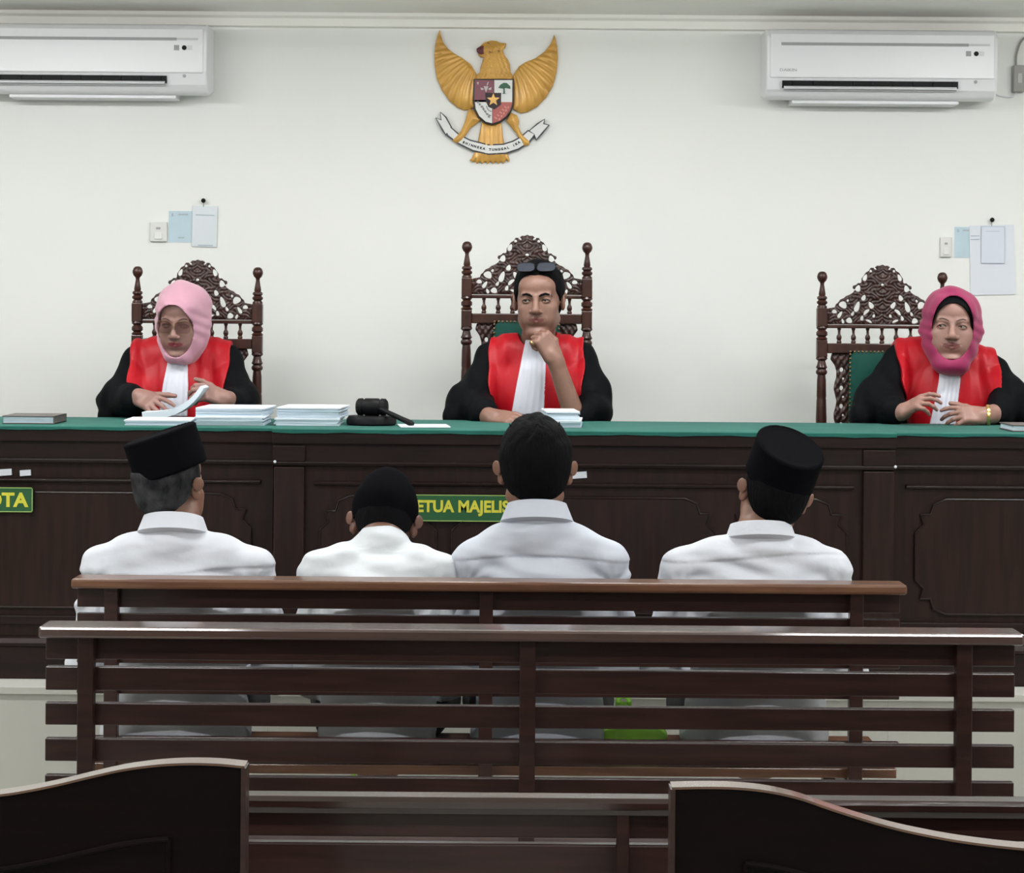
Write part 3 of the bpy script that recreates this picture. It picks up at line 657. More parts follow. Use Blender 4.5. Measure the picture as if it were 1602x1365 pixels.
# ================================================================== carved chairs
KC = 1 / 4.684 / 462.0
def throne(pxc, zf, yc, label, zseat):
    cx = wp(pxc, 420, yc)[0]
    r = root('carved_chair', (cx, yc, PLAT), label, 'chair', 'carved high-backed chairs')
    PX = .2035
    for s in (-1, 1):
        x = cx + s * PX
        mb = MB()
        prof = [(.0005, 0), (.008, -.001), (.014, -.006), (.0175, -.016), (.0175, -.022), (.014, -.031), (.0075, -.038), (.0065, -.045), (.009, -.06), (.012, -.078), (.0105, -.082), (.0165, -.086), (.0175, -.092), (.0125, -.097), (.0185, -.103), (.0175, -.109), (.0125, -.113), (.017, -.119), (.017, -.126)]
        mb.lathe([(a, zf + b) for a, b in prof][::-1], (x, yc, 0), 20)
        prof = [(.017, -.185), (.0195, -.192), (.013, -.199), (.019, -.206), (.019, -.216), (.013, -.221), (.0195, -.227), (.017, -.234)]
        mb.lathe([(a, zf + b) for a, b in prof][::-1], (x, yc, 0), 20)
        prof = [(.018, -.288), (.02, -.296), (.0125, -.303), (.016, -.318), (.0195, -.325), (.0145, -.331), (.0195, -.338), (.019, -.345), (.0135, -.351), (.0155, -.37), (.0165, -.42), (.0155, -.43), (.0165, -.435), (.0185, -.50), (.0165, -.56), (.0165, zseat + PLAT - zf - .0)]
        mb.lathe([(a, zf + b) for a, b in prof][::-1], (x, yc, 0), 20)
        mb.build('post', M_chair, r, smooth=True)
        for q0, q1 in ((-.188, -.124), (-.29, -.232)): MB().box(x - .0175, x + .0175, yc - .0175, yc + .0175, zf + q0, zf + q1).build('post_block', M_chair, r, bevel=.003)
    # pierced crest
    hp = [(0, 65), (18, 74), (38, 72), (60, 90), (85, 88), (100, 112), (120, 122), (135, 146), (150, 165), (152, 195), (175, 200), (190, 214), (215, 222), (216, 240), (200, 252), (212, 270), (240, 288), (262, 296), (280, 312), (305, 322), (322, 345), (338, 358), (345, 380), (392, 388), (405, 392), (405, 505), (0, 505)]
    half = [(a * KC, -(b - 118) * KC) for a, b in hp]
    poly = [(cx + a, zf + b) for a, b in half] + [(cx - a, zf + b) for a, b in half[1:-1][::-1]]
    HL = [(125, 160, 13, 24, .4), (165, 192, 9, 9, 0), (177, 240, 17, 22, .3), (135, 308, 14, 20, .4), (285, 360, 26, 22, .5), (350, 410, 17, 13, 0), (308, 433, 11, 26, .6), (183, 374, 16, 36, .35), (82, 362, 15, 24, -.6), (117, 412, 26, 11, -.75), (240, 474, 20, 18, .2), (288, 480, 9, 16, -.4), (147, 457, 11, 17, .3), (96, 478, 22, 8, .4), (0, 212, 12, 8, 0), (85, 112, 9, 9, 0), (52, 96, 10, 6, .5), (252, 330, 8, 10, .5), (60, 440, 9, 12, .3), (215, 425, 9, 16, .5)]
    def holes(X, Z):
        d = np.full(X.shape, 1.0)
        for a, b, rx, ry, an in HL:
            for s in (-1, 1):
                u = (X - cx) * s - a * KC; v = Z - zf + (b - 118) * KC
                c, q = math.cos(an), math.sin(an); p1 = (u * c + v * q) / (rx * KC * 1.12); p2 = (-u * q + v * c) / (ry * KC * 1.12)
                # teardrop: one end narrower
                d = np.minimum(d, (np.sqrt((p1 * (1 + .35 * np.clip(p2, -1, 1))) ** 2 + p2 ** 2) - 1) * min(rx, ry) * KC)
        return d
    def hf(X, Z, sd):
        u = np.abs(X - cx); v = Z - zf
        hd = holes(X, Z)
        med = np.sqrt((u / .055) ** 2 + ((v - .0 + .045) / .075) ** 2)
        l = .003 * np.sin(u * 260 + 3.2 * np.sin(v * 120)) * np.cos(v * 230 + 2 * np.sin(u * 140))
        return l + .004 * np.exp(-(hd / .006) ** 2) + .006 * np.clip(1.2 - med, 0, 1)
    relief('crest', poly, yc + .010, .020, M_carve, r, h=.0019, edge=.35, hf=hf, holes=holes, smooth=1)
    b = MB()
    for z0, z1 in ((-.192, -.180), (-.277, -.243)):
        b.box(cx - PX + .017, cx + PX - .017, yc - .013, yc + .013, zf + z0, zf + z1)
    b.build('back_rail', M_chair, r, bevel=.003)
    for k in range(7):
        x = cx + (k - 3) * .0483; 
        MB().lathe([(q, zf + t) for q, t in [(.0075, -.243), (.0085, -.238), (.006, -.233), (.009, -.226), (.0085, -.219), (.0045, -.212), (.0045, -.200), (.0065, -.196), (.0065, -.191)]], (x, yc, 0), 14).build('spindle', M_chair, r, smooth=True)
    # carved side strips
    for s in (-1, 1):
        pts = []; zb = zseat + PLAT + .02; zt = zf - .277
        n = 26
        for i in range(n + 1):
            z = zt + (zb - zt) * i / n; pts.append((.157 + .005 * math.sin(i * 1.35) + (.012 if i < 2 else 0), z))
        P = [(cx + s * .108, zt)] + [(cx + s * a, z) for a, z in pts] + [(cx + s * .108, zb)]
        def hl(X, Z):
            d = np.full(X.shape, 1.0)
            for i in range(6):
                zz = zt - .055 - i * .062
                for dx, dz, rx, ry in ((.136, 0, .006, .008), (.130, -.03, .004, .004)):
                    d = np.minimum(d, (np.sqrt((((X - cx) * s - dx) / rx) ** 2 + ((Z - zz - dz) / ry) ** 2) - 1) * min(rx, ry))
            return d
        relief('carved_strip', P, yc + .008, .016, M_carve, r, h=.0026, edge=.4, hf=lambda X, Z, sd: .003 * np.sin(X * 300) * np.sin(Z * 200), holes=hl)
    # padded back
    zb = zseat + PLAT + .03; zt = zf - .268
    pad = MB(); n = 14; m = 20; V = []; Fc = []
    def py(u, v): return yc - .014 - .020 * (1 - u ** 6) * (1 - v ** 6) ** 1
    for j in range(m + 1):
        for i in range(n + 1):
            u = -1 + 2 * i / n; v = -1 + 2 * j / m; V.append((cx + u * .112, py(u, v), (zb + zt) / 2 + v * (zt - zb) / 2))
    for j in range(m):
        for i in range(n): a = j * (n + 1) + i; Fc.append((a, a + 1, a + n + 2, a + n + 1))
    pad.raw(V, Fc); pad.box(cx - .112, cx + .112, yc - .014, yc + .012, zb, zt)
    pad.build('back_pad', M_greenup, r, smooth=True)
    nb = MB()
    for i in range(17):
        x = cx - .108 + .216 * i / 16
        nb.lathe([(.0045, 0), (.0035, .003), (.0005, .0045)], (x, yc - .016, zt - .003), 8, rotx(PI / 2))
    for i in range(28):
        for s in (-1, 1): nb.lathe([(.0045, 0), (.0035, .003), (.0005, .0045)], (cx + s * .109, yc - .016, zt - .012 - i * .0145), 8, rotx(PI / 2))
    nb.build('nail_trim', mat('dull_brass', (.16, .11, .05), rough=.4, metal=.5), r, smooth=True)
    # seat, legs, arms
    zs = PLAT + zseat
    MB().box(cx - .245, cx + .245, yc - .375, yc + .02, zs - .07, zs - .012).build('seat_frame', M_chair, r, bevel=.006)
    MB().box(cx - .225, cx + .225, yc - .36, yc - .02, zs - .02, zs + .025).build('seat_cushion', M_greenup, r, bevel=.018)
    for s in (-1, 1):
        for yy in (yc, yc - .35):
            MB().lathe([(.014, PLAT), (.02, PLAT + .03), (.014, PLAT + .06), (.022, PLAT + .2), (.016, PLAT + .24), (.024, PLAT + .3), (.024, zs - .01)], (cx + s * .215, yy, 0), 16).build('leg', M_chair, r, smooth=True)
    return r
throne(824.5, 1.749, 7.36, 'tall carved chair behind the judge in the middle, highest of the three', .50)
throne(309.5, 1.656, 7.36, 'carved chair behind the judge in the pale pink headscarf', .42)
throne(1380.5, 1.657, 7.36, 'carved chair with green padded back behind the judge in the magenta headscarf', .42)
# ================================================================== state emblem on the wall
EY = WY - .004
def E(a, b): p = wp(650 + a / 5.248, 20 + b / 5.248, EY); return (p[0], p[2])
ctr = E(650, 700)
em = root('wall_emblem', (ctr[0], WY, E(650, 1240)[1]), 'golden eagle emblem with shield and motto ribbon high on the wall', 'emblem')
LW = [(200, 135), (180, 190), (163, 260), (156, 340), (158, 430), (176, 540), (220, 640), (280, 725), (345, 780), (400, 803), (440, 795), (480, 780), (500, 700), (512, 560), (500, 500), (455, 425), (385, 372), (322, 338), (270, 300), (228, 245), (210, 190)]
RW = [(1135, 178), (1128, 215), (1108, 260), (1060, 320), (985, 375), (900, 408), (850, 440), (805, 510), (795, 640), (800, 790), (860, 827), (920, 817), (1000, 772), (1070, 700), (1130, 600), (1160, 480), (1170, 370), (1164, 280), (1150, 210)]
def wing(pts, name, sgn):
    P = [E(*p) for p in pts]; tip = np.array(E(pts[0][0], pts[0][1])); rt = np.array(E(490 if sgn < 0 else 800, 760))
    cc = np.array(E(560 if sgn < 0 else 740, 330))
    def hf(X, Z, sd):
        ang = np.arctan2(Z - cc[1], (X - cc[0]) * sgn); rr = np.hypot(X - cc[0], Z - cc[1])
        f = .0028 * np.abs(np.sin(ang * 21 + 30 * rr)) 
        inner = 1 / (1 + np.exp((rr - .068) / .0015))
        return f * (1 - inner) + inner * (.006 + .0016 * np.sin(X * 500) * np.sin(Z * 420)) - .004 * np.exp(-((rr - .07) / .003) ** 2)
    relief('wing', P, EY, .020, M_gold, em, h=.0021, edge=.6, hf=hf)
wing(LW, 'wing', -1); wing(RW, 'wing', 1)
HD = [(520, 290), (545, 262), (575, 242), (620, 230), (665, 234), (700, 250), (748, 252), (738, 285), (718, 310), (730, 350), (762, 392), (776, 430), (780, 490), (802, 520), (802, 600), (490, 600), (500, 515), (532, 490), (536, 450), (556, 390), (562, 365), (535, 370), (515, 345)]
relief('head_and_neck', [E(*p) for p in HD], EY, .028, M_gold, em, h=.0021, edge=.5, hf=lambda X, Z, sd: .0015 * np.sin(X * 420 + 2 * np.sin(Z * 300)) * np.sin(Z * 480))
BK = [(562, 270), (530, 280), (500, 300), (505, 322), (525, 345), (560, 352), (575, 330), (572, 290)]
relief('beak', [E(*p) for p in BK], EY, .034, mat('beak_brown', (.10, .015, .02), rough=.5), em, h=.0018, edge=.5)
mb = MB(); p = E(640, 318); 
for q in ((600, 258), (615, 330), (685, 322)): p = E(*q); mb.rbox((p[0], EY - .031, p[1]), (.0045, .002, .0025), roty(.5))
mb.build('eye', M_golddk, em)
def tail_pts():
    P = [(545, 900), (705, 900), (718, 1010), (728, 1080), (752, 1150), (772, 1205)]
    n = 8
    for i in range(n): x = 765 - i * (765 - 462) / (n - 1); P += [(x, 1228 - 0 + (14 if 0 < i < n - 1 else 0)), (x - 18, 1205 + (14 if 0 < i < n - 1 else 0))]
    return P + [(458, 1200), (485, 1150), (508, 1080), (525, 1000)]
relief('tail', [E(*p) for p in tail_pts()], EY, .014, M_gold, em, h=.002, edge=.5, hf=lambda X, Z, sd: .0025 * np.abs(np.sin((X - ctr[0]) * 160)))
LL = [(425, 830), (440, 785), (500, 815), (540, 880), (500, 915), (455, 945), (415, 1005), (385, 1050), (350, 1075), (305, 1055), (315, 1030), (370, 980), (395, 925), (412, 880)]
LR = [(745, 890), (780, 820), (835, 845), (850, 890), (845, 935), (870, 995), (935, 1050), (935, 1085), (885, 1095), (865, 1055), (828, 995), (785, 940)]
relief('leg', [E(*p) for p in LL], EY, .032, M_gold, em, h=.002, edge=.5); relief('leg', [E(*p) for p in LR], EY, .032, M_gold, em, h=.002, edge=.5)
SH = [(478, 548), (808, 548), (806, 740), (790, 810), (748, 868), (695, 908), (630, 928), (572, 912), (515, 865), (482, 800), (472, 720)]
sh = relief('shield', [E(*p) for p in SH], EY, .030, mat('shield_border', (.02, .014, .012), rough=.4), em, h=.002, edge=.1)
M_mar = mat('emblem_maroon', (.16, .012, .035), rough=.4); M_ewh = mat('emblem_white', (.72, .72, .70), rough=.5); M_egr = mat('emblem_green', (.012, .09, .04), rough=.5); M_eredd = mat('emblem_soft_red', (.42, .09, .08), rough=.5)
def flat(name, pts, y0, t, m): return MB().prism([E(*p) for p in pts], EY - y0 - t, EY - y0).build(name, m, sh)
y0 = .031
flat('shield_field', [(492, 560), (645, 560), (645, 740), (486, 740)], y0, .001, M_mar)
flat('shield_field', [(648, 560), (795, 560), (793, 740), (648, 740)], y0, .001, M_ewh)
flat('shield_field', [(487, 722), (630, 722), (630, 912), (578, 900), (525, 853), (496, 795)], y0, .001, M_ewh)
flat('shield_field', [(634, 740), (794, 740), (778, 803), (738, 858), (690, 895), (634, 912)], y0, .001, M_eredd)
flat('shield_center', [(575, 665), (705, 665), (703, 700), (703, 760), (650, 800), (600, 780), (575, 725)], y0 + .001, .002, mat('emblem_black', (.02, .008, .012)))
st = []
for k in range(10):
    a = PI / 2 + k * PI / 5; q = 55 if k % 2 == 0 else 23; st.append((640 + q * math.cos(a), 722 - q * math.sin(a)))
mb = MB(); mb.prism([E(*p) for p in st], EY - y0 - .006, EY - y0 - .003); mb.build('star', M_gold, sh)
tr = MB(); tr.prism([E(*p) for p in [(680, 625), (695, 600), (725, 582), (750, 585), (778, 610), (780, 632), (740, 625), (720, 630)]], EY - y0 - .003, EY - y0 - .001); tr.prism([E(*p) for p in [(722, 625), (732, 625), (736, 668), (748, 672), (712, 672), (722, 664)]], EY - y0 - .003, EY - y0 - .001)
tr.build('banyan_tree', M_egr, sh)
bh = MB()
for P in ([(560, 610), (600, 610), (590, 640), (580, 662), (570, 640)], [(535, 622), (560, 628), (560, 640), (540, 640)], [(600, 628), (625, 618), (622, 640), (600, 640)], [(505, 580), (520, 575), (516, 602)], [(585, 600), (595, 575), (602, 578), (592, 604)]):
    bh.prism([E(*p) for p in P], EY - y0 - .0025, EY - y0 - .001)
bh.build('bull_head', mat('emblem_pale', (.5, .42, .42)), sh)
ch = MB()
for k in range(7):
    a = E(505 + k * 15, 740 + k * 20 * .9 + (k * k) * .3); ch.lathe([(.0042, 0), (.0042, .002)], (a[0] + .004, EY - y0 - .001, a[1]), 10, rotx(PI / 2))
for rr_, z0 in ((78, 0), (48, 0)):
    pts = [E(632 - rr_ * math.cos(t), 765 + rr_ * math.sin(t) * 1.1) for t in np.linspace(.1, 1.45, 8)]; ch.tube([(q[0], EY - y0 - .0015, q[1]) for q in pts], .0016)
ch.build('chain', mat('emblem_grey', (.25, .25, .25)), sh)
rc = MB()
for k in range(5):
    a = E(660 + k * 20, 870 - k * 22); rc.rbox((a[0], EY - y0 - .0015, a[1]), (.005, .001, .0022), roty(.6))
    a = E(690 + k * 18, 880 - k * 24); rc.rbox((a[0], EY - y0 - .0015, a[1]), (.003, .001, .004), roty(.2))
rc.build('rice_and_cotton', mat('emblem_pink', (.6, .25, .2)), sh)
RB = [(285, 940), (360, 1008), (450, 1052), (600, 1090), (720, 1085), (800, 1060), (870, 1022), (925, 972), (978, 1000), (930, 1062), (845, 1118), (740, 1152), (600, 1160), (470, 1130), (350, 1070), (268, 1008), (250, 972)]
RL = [(172, 868), (213, 885), (208, 822), (248, 862), (292, 940), (250, 1002), (226, 962)]
RR = [(935, 972), (1000, 918), (1058, 878), (1050, 915), (1092, 925), (1040, 985), (992, 1042), (975, 1000)]
def grow(P, g):
    P = np.array(P, float); c = P.mean(0); out = []
    n = len(P); ar = sum(P[i][0] * P[(i + 1) % n][1] - P[(i + 1) % n][0] * P[i][1] for i in range(n))
    for i in range(n):
        a = P[i] - P[i - 1]; b = P[(i + 1) % n] - P[i]; na = np.array([a[1], -a[0]]) / np.hypot(*a); nb_ = np.array([b[1], -b[0]]) / np.hypot(*b); m = na + nb_; m = m / max(np.hypot(*m), .4)
        out.append(P[i] + m * g * (1 if ar > 0 else -1))
    return out
rib = MB()
for P in (RL, RR, RB): rib.prism([E(*p) for p in grow(P, 9)], EY - .015, EY)
rbo = rib.build('ribbon', mat('ribbon_edge', (.03, .03, .035), rough=.5), em)
rib = MB()
for P, t in ((RL, .0165), (RR, .0165), (RB, .017)): rib.prism([E(*p) for p in grow(P, -3)], EY - t, EY - .0145)
rib.build('ribbon_face', M_ewh, rbo)
crv = bez([E(385, 1062), E(470, 1095), E(600, 1125), E(720, 1120), E(800, 1095), E(860, 1060)], 10)
L = np.cumsum([0] + [np.hypot(*(crv[i + 1] - crv[i])) for i in range(len(crv) - 1)]); txt = 'BHINNEKA TUNGGAL IKA'
objs = []
for i, chh in enumerate(txt):
    if chh == ' ': continue
    s_ = L[-1] * (i + .5) / len(txt); x = np.interp(s_, L, [q[0] for q in crv]); z = np.interp(s_, L, [q[1] for q in crv])
    x2 = np.interp(s_ + .002, L, [q[0] for q in crv]); z2 = np.interp(s_ + .002, L, [q[1] for q in crv])
    an = math.atan2(z2 - z, x2 - x)
    objs.append(text_mesh('motto', chh, .0115, M_dark, (x, EY - .0175, z), None, extr=.0004, bold=.0006, R=Matrix.Rotation(-an, 4, 'Y') @ Matrix.Rotation(PI / 2, 4, 'X')))
bm = bmesh.new()
for o in objs: bm.from_mesh(o.data)
me = bpy.data.meshes.new('motto'); bm.to_mesh(me); bm.free(); me.materials.append(M_dark)
for o in objs: bpy.data.objects.remove(o)
o = bpy.data.objects.new('motto', me); COL.objects.link(o); o.parent = rbo; o.matrix_parent_inverse = wm(rbo).inverted()
# ================================================================== people
EYES = (.0315, -.0735, .008)
def head_ops(fem=False, smile=0.0, wide=1.0, nose=1.0, ear=0.0, mw=1.0):
    w = wide
    o = [A(Ell((0, .018, .034), (.076 * w, .092, .086)), .01), A(Ell((0, -.028, -.03), (.064 * w, .060, .078)), .03),
         A(Ell((0, -.050, .050), (.058 * w, .040, .040)), .02),
         A(Cone((-.050 * w, -.004, -.058), (-.020, -.058, -.098), .020, .018), .02), A(Cone((.050 * w, -.004, -.058), (.020, -.058, -.098), .020, .018), .02),
         A(Ell((0, -.071, -.098), (.022, .017, .016)), .014),
         A(Ell((-.041 * w, -.058, -.020), (.020, .019, .018)), .018), A(Ell((.041 * w, -.058, -.020), (.020, .019, .018)), .018),
         A(Ell((-.034 * w, -.056, -.052), (.022, .022, .026)), .02), A(Ell((.034 * w, -.056, -.052), (.022, .022, .026)), .02),
         A(Cone((-.040, -.076, .024), (-.012, -.085, .022), .008, .008), .012), A(Cone((.040, -.076, .024), (.012, -.085, .022), .008, .008), .012),
         S(Ell((-.031, -.098, .006), (.017, .015, .011)), .010), S(Ell((.031, -.098, .006), (.017, .015, .011)), .010),
         A(Cone((0, -.086, .016), (0, -.1045 * 1.0, -.022), .0065, .0105 * nose), .010), A(Ell((0, -.106, -.026), (.0115 * nose, .011, .009)), .006),
         A(Ell((-.0135 * nose, -.097, -.029), (.0085, .010, .0075)), .005), A(Ell((.0135 * nose, -.097, -.029), (.0085, .010, .0075)), .005),
         S(Ell((-.007, -.105, -.0375), (.0042, .006, .003)), .002), S(Ell((.007, -.105, -.0375), (.0042, .006, .003)), .002),
         A(Ell((0, -.078, -.056), (.028, .012, .018)), .012)]
    for s in (-1, 1):
        o += [A(Ell((s * EYES[0], EYES[1], EYES[2]), (.0160, .0140, .0125)), .004),
              S(Ell((s * (EYES[0] + .0005), -.0905, .0060), (.0135, .012, .0034)), .0015),
              A(Cone((s * .002, -.0920, -.0512), (s * .023 * mw, -.081, -.0545 + smile), .0040, .0024), .003),
              A(Cone((s * .001, -.0900, -.0620), (s * .021 * mw, -.080, -.0560 + smile), .0046, .0024), .003),
              S(Cone((s * .0, -.0985, -.0565), (s * .026 * mw, -.0875 + (mw - 1) * .02, -.0553 + smile * 1.1), .0020, .0016), .0015),
              A(Ell((s * .0775 * w, .006, -.002), (.0075, .017, .030), rotz(s * .45) @ rotx(-.12)), .005),
              A(Ell(((s * (.082 + ear) * w), .017, .010), (.0045, .016, .019), rotz(s * .7) @ roty(s * .12)), .006), A(Ell(((s * (.078 + ear * .5) * w), .012, -.016), (.0045, .011, .014), rotz(s * .6)), .006),
              S(Ell((s * .0885 * w, .003, .004), (.0055, .009, .015), rotz(s * .3)), .003)]
    return o
def in_ell(C, c, r): return (((C - np.asarray(c)) / np.asarray(r)) ** 2).sum(1) < 1
def ellmesh(mb, c, r, R=None, n=16, m=10):
    V = []; Fc = []; R = np.eye(3) if R is None else R
    for j in range(m + 1):
        t = PI * j / m
        for i in range(n):
            a = 2 * PI * i / n; V.append(np.asarray(c) + R @ (np.array([math.sin(t) * math.cos(a), -math.cos(t), math.sin(t) * math.sin(a)]) * r))
    for j in range(m):
        for i in range(n):
            k = (i + 1) % n; Fc.append((j * n + i, (j + 1) * n + i, (j + 1) * n + k, j * n + k))
    mb.raw(V, Fc)
def face_parts(r, R, t, k, ops, brow=M_hair, gaze=(0, 0), browlift=0.0, browth=1.0):
    tf = lambda p: R @ np.asarray(p, float) * k + t
    for s in (-1, 1):
        mb = MB(); c0 = np.array([s * EYES[0], EYES[1] + .0015, EYES[2] - .001])
        ellmesh(mb, tf(c0), np.array([.0125, .0125, .0105]) * k, R)
        ey = mb.build('eye', M_eyew, r, smooth=True)
        mb = MB(); g = np.array([gaze[0], -1.0, gaze[1]]); g /= np.linalg.norm(g)
        ellmesh(mb, tf(c0 + g * np.array([.0095, .0100, .0085])), np.array([.0052, .0030, .0052]) * k, R)
        mb.build('iris', M_iris, ey, smooth=True)
        pts = []
        for x, z in ((.011, .022), (.020, .027), (.031, .030), (.041, .028), (.050, .020)):
            z = z + browlift; y = surf_y(ops, s * x, z); pts.append(tf((s * x, y - .0004, z)))
        MB().tube(pts, [.0016 * k * browth, .0030 * k * browth, .0030 * k * browth, .0024 * k * browth, .0010 * k], 8).build('eyebrow', brow, r, smooth=True)
        lp = []
        for x, z in ((.0185, .0058), (.0250, .0108), (.0320, .0120), (.0390, .0100), (.0450, .0045)):
            y = surf_y(ops, s * x, z + .002); lp.append(tf((s * x, y - .0002, z)))
        MB().tube(lp, .0010 * k, 6).build('eyelashes', M_iris, r)
def hand_ops(W, d, n, side, curl=(.35, .45, .35), spread=.10, tcurl=.4, k=1.0, each=None):
    """W wrist, d finger direction, n back-of-hand direction, side -1 right hand / +1 left hand"""
    d = np.asarray(d, float); d /= np.linalg.norm(d); n = np.asarray(n, float); n -= d * (n @ d); n /= np.linalg.norm(n); x = np.cross(d, n)
    R = np.stack([x, d, n], 1)
    o = [A(Bx((0, .048, 0), (.036, .046, .0135), .012), .012), A(Ell((side * .026, .036, -.006), (.016, .032, .014)), .012), A(Cone((0, -.01, 0), (0, .02, 0), .025, .024), .015)]
    bx = [.029, .010, -.010, -.028]; ln = [.070, .078, .073, .058]; by = [.088, .093, .090, .082]
    for i in range(4):
        p = np.array([side * bx[i], by[i], .001]); a = 0.0; L = ln[i]; sp = (1.5 - i) * spread * side
        cc = each[i] if each else curl
        for j, (fr, rr) in enumerate(((.46, .0092), (.30, .0083), (.24, .0074))):
            a += cc[j]; v = np.array([math.sin(sp) * math.cos(a), math.cos(sp) * math.cos(a), -math.sin(a)])
            q = p + v * L * fr; o.append(A(Cone(p, q, rr, rr * .9), .0035 if j else .006)); p = q
    p = np.array([side * .026, .022, -.006]); v = np.array([side * .62, .72, -.30])
    for j, (L, rr) in enumerate(((.040, .0125), (.032, .0105), (.026, .0092))):
        v = v / np.linalg.norm(v); q = p + v * L; o.append(A(Cone(p, q, rr, rr * .88), .006)); p = q
        v = v + np.array([-side * .45 * tcurl, .25 * tcurl, -.35 * tcurl])
    return TT(o, R, np.asarray(W, float), k)
def torso_ops(c, Y, zs, zseat, hw, dip=(0, 0), lean=0.0, depth=.115, neck=None):
    """c: centre x; zs: shoulder-joint height; hw: shoulder half width"""
    n = np.array([c, Y, zs + .03]) if neck is None else np.asarray(neck, float)
    L = np.array([c - hw, Y, zs + dip[0]]); Rr = np.array([c + hw, Y, zs + dip[1]])
    o = [A(Ell((c, Y - .0, zs - .14), (hw * 1.04 + .01, depth, .18)), .03), A(Ell((c, Y - .005, zs - .36), (hw * .84, depth * 1.12, .20)), .05),
         A(Cone(L, Rr, .044, .044), .03), A(Ell(n * .42 + L * .58 + [0, 0, .004], .052), .04), A(Ell(n * .42 + Rr * .58 + [0, 0, .004], .052), .04), A(Cone(n, L + [.0, 0, .002], .056, .044), .025), A(Cone(n, Rr - [.0, 0, -.002], .056, .044), .025),
         A(Ell((c, Y, zseat + .12), (hw * .88, depth * 1.15, .13)), .06)]
    return o, L, Rr
def person(loc, label, group): return root('person', loc, label, 'person', group)
def place_head(px, py, Y, yaw, pitch, roll): return rotz(yaw) @ rotx(pitch) @ roty(roll), wp(px, py, Y)
def judge(cfg):
    Y = 7.165; g = cfg; cx = wp(g['cx'], 560, Y)[0]; zs = wp(g['cx'], g['ysh'], Y)[2]; sk = g['skin']
    zseat = PLAT + .45
    r = person((cx, Y, PLAT), g['label'], 'judges in black and red robes')
    R, t = place_head(*g['head']); k = g.get('k', 1.0)
    ho = head_ops(g['fem'], g.get('smile', 0), g.get('wide', 1.0), g.get('nose', 1.0), mw=g.get('mw', 1.1)); hw_ = TT(ho, R, t, k)
    nb = np.array([cx, Y + .01, zs + .03]); npnt = R @ np.array([0, .02, -.07]) * k + t
    neck = [A(Cone(npnt, nb, .052, .060), .025)]
    T, LS, RS = torso_ops(cx, Y, zs, zseat, g['hw'], g.get('dip', (0, 0)))
    hands = []; sleeves = []; arms = []
    for s, key, sh in ((-1, 'armL', LS), (1, 'armR', RS)):
        a = g[key]; el = wp(*a['elbow']); wr = wp(*a['wrist'])
        arms += [A(Cone(sh, el + [0, .06, 0], .036, .030), .02), A(Cone(el, wr, .030, .022), .02)]
        fo = [A(Cone(el * .35 + wr * .65 if not a.get('bare') else el, wr, .034 if not a.get('bare') else .034, .0265), .012)]
        hp = hand_ops(wr, a['d'], a['n'], -1 if s < 0 else 1, a.get('curl', (.35, .45, .35)), a.get('spread', .1), a.get('tc', .4), a.get('hk', .95), a.get('each'))
        hands.append((fo + hp, .0024))
        for q in a['sleeve']: sleeves.append(A(Cone(wp(*q[0]) if q[0] != 'S' else sh, wp(*q[1]), q[2], q[3]), .03))
    # --- body
    def lipf(C):
        q = (C - t) @ R / k
        return (in_ell(q, (0, -.094, -.0565 + g.get('smile', 0) * .4), (.0240 * g.get('mw', 1.1), .03, .0080 + g.get('smile', 0) * .5)) & (q[:, 1] < -.078)).astype(int)
    lo, hi = t - .17, t + .17; lo[2] = nb[2] - .01
    solid('body', [(hw_ + neck, .0026, (lo, hi)), (GR(T, -.03) + neck + arms, .012)] + hands, [sk, g['lip']], r, mif=lipf)
    face_parts(r, R, t, k, ho, g.get('brow', M_hair), g.get('gaze', (0, 0)), g.get('bl', 0), g.get('bth', 1.0))
    # --- robe
    lap = [A(Cone((cx - .09, Y - .05, zseat + .06), (cx - .12, Y - .42, zseat + .04), .10, .085), .05), A(Cone((cx + .09, Y - .05, zseat + .06), (cx + .12, Y - .42, zseat + .04), .10, .085), .05),
           A(Cone((cx - .12, Y - .42, zseat + .02), (cx - .11, Y - .40, PLAT + .08), .085, .075), .04), A(Cone((cx + .12, Y - .42, zseat + .02), (cx + .11, Y - .40, PLAT + .08), .085, .075), .04)]
    top = T + sleeves; rob = top + lap
    def post(D, X, Yg, Z):
        D = D + .0045 * wav(X, Yg, Z, (34, 22, 9), 3) - .002 + .005 * wav(X, Yg, Z, (75, 60, 14), 8) * np.clip((np.abs(X - cx) - .10) * 12, 0, 1)
        neckcut = Ell((nb[0], nb[1] - .02, nb[2] + .045), (.062, .085, .06)).d(X, Yg, Z)
        D = np.maximum(D, -neckcut)
        for key in ('armL', 'armR'):
            a = g[key]
            if a.get('open'):
                q, b, ra = a['open']; D = np.maximum(D, -Cone(wp(*q), wp(*b), ra, ra).d(X, Yg, Z))
        return D
    lo = np.array([cx - .48, Y - .60, PLAT + .01]); hi = np.array([cx + .48, Y + .2, zs + .16])
    solid('robe', [(rob, .0055, (lo, hi))], M_black, r, post=post)
    # --- red yoke and bands
    band = g['band']   # list of (z offset from shoulder, inner left, outer left, inner right, outer right)
    bz = [b[0] for b in band]
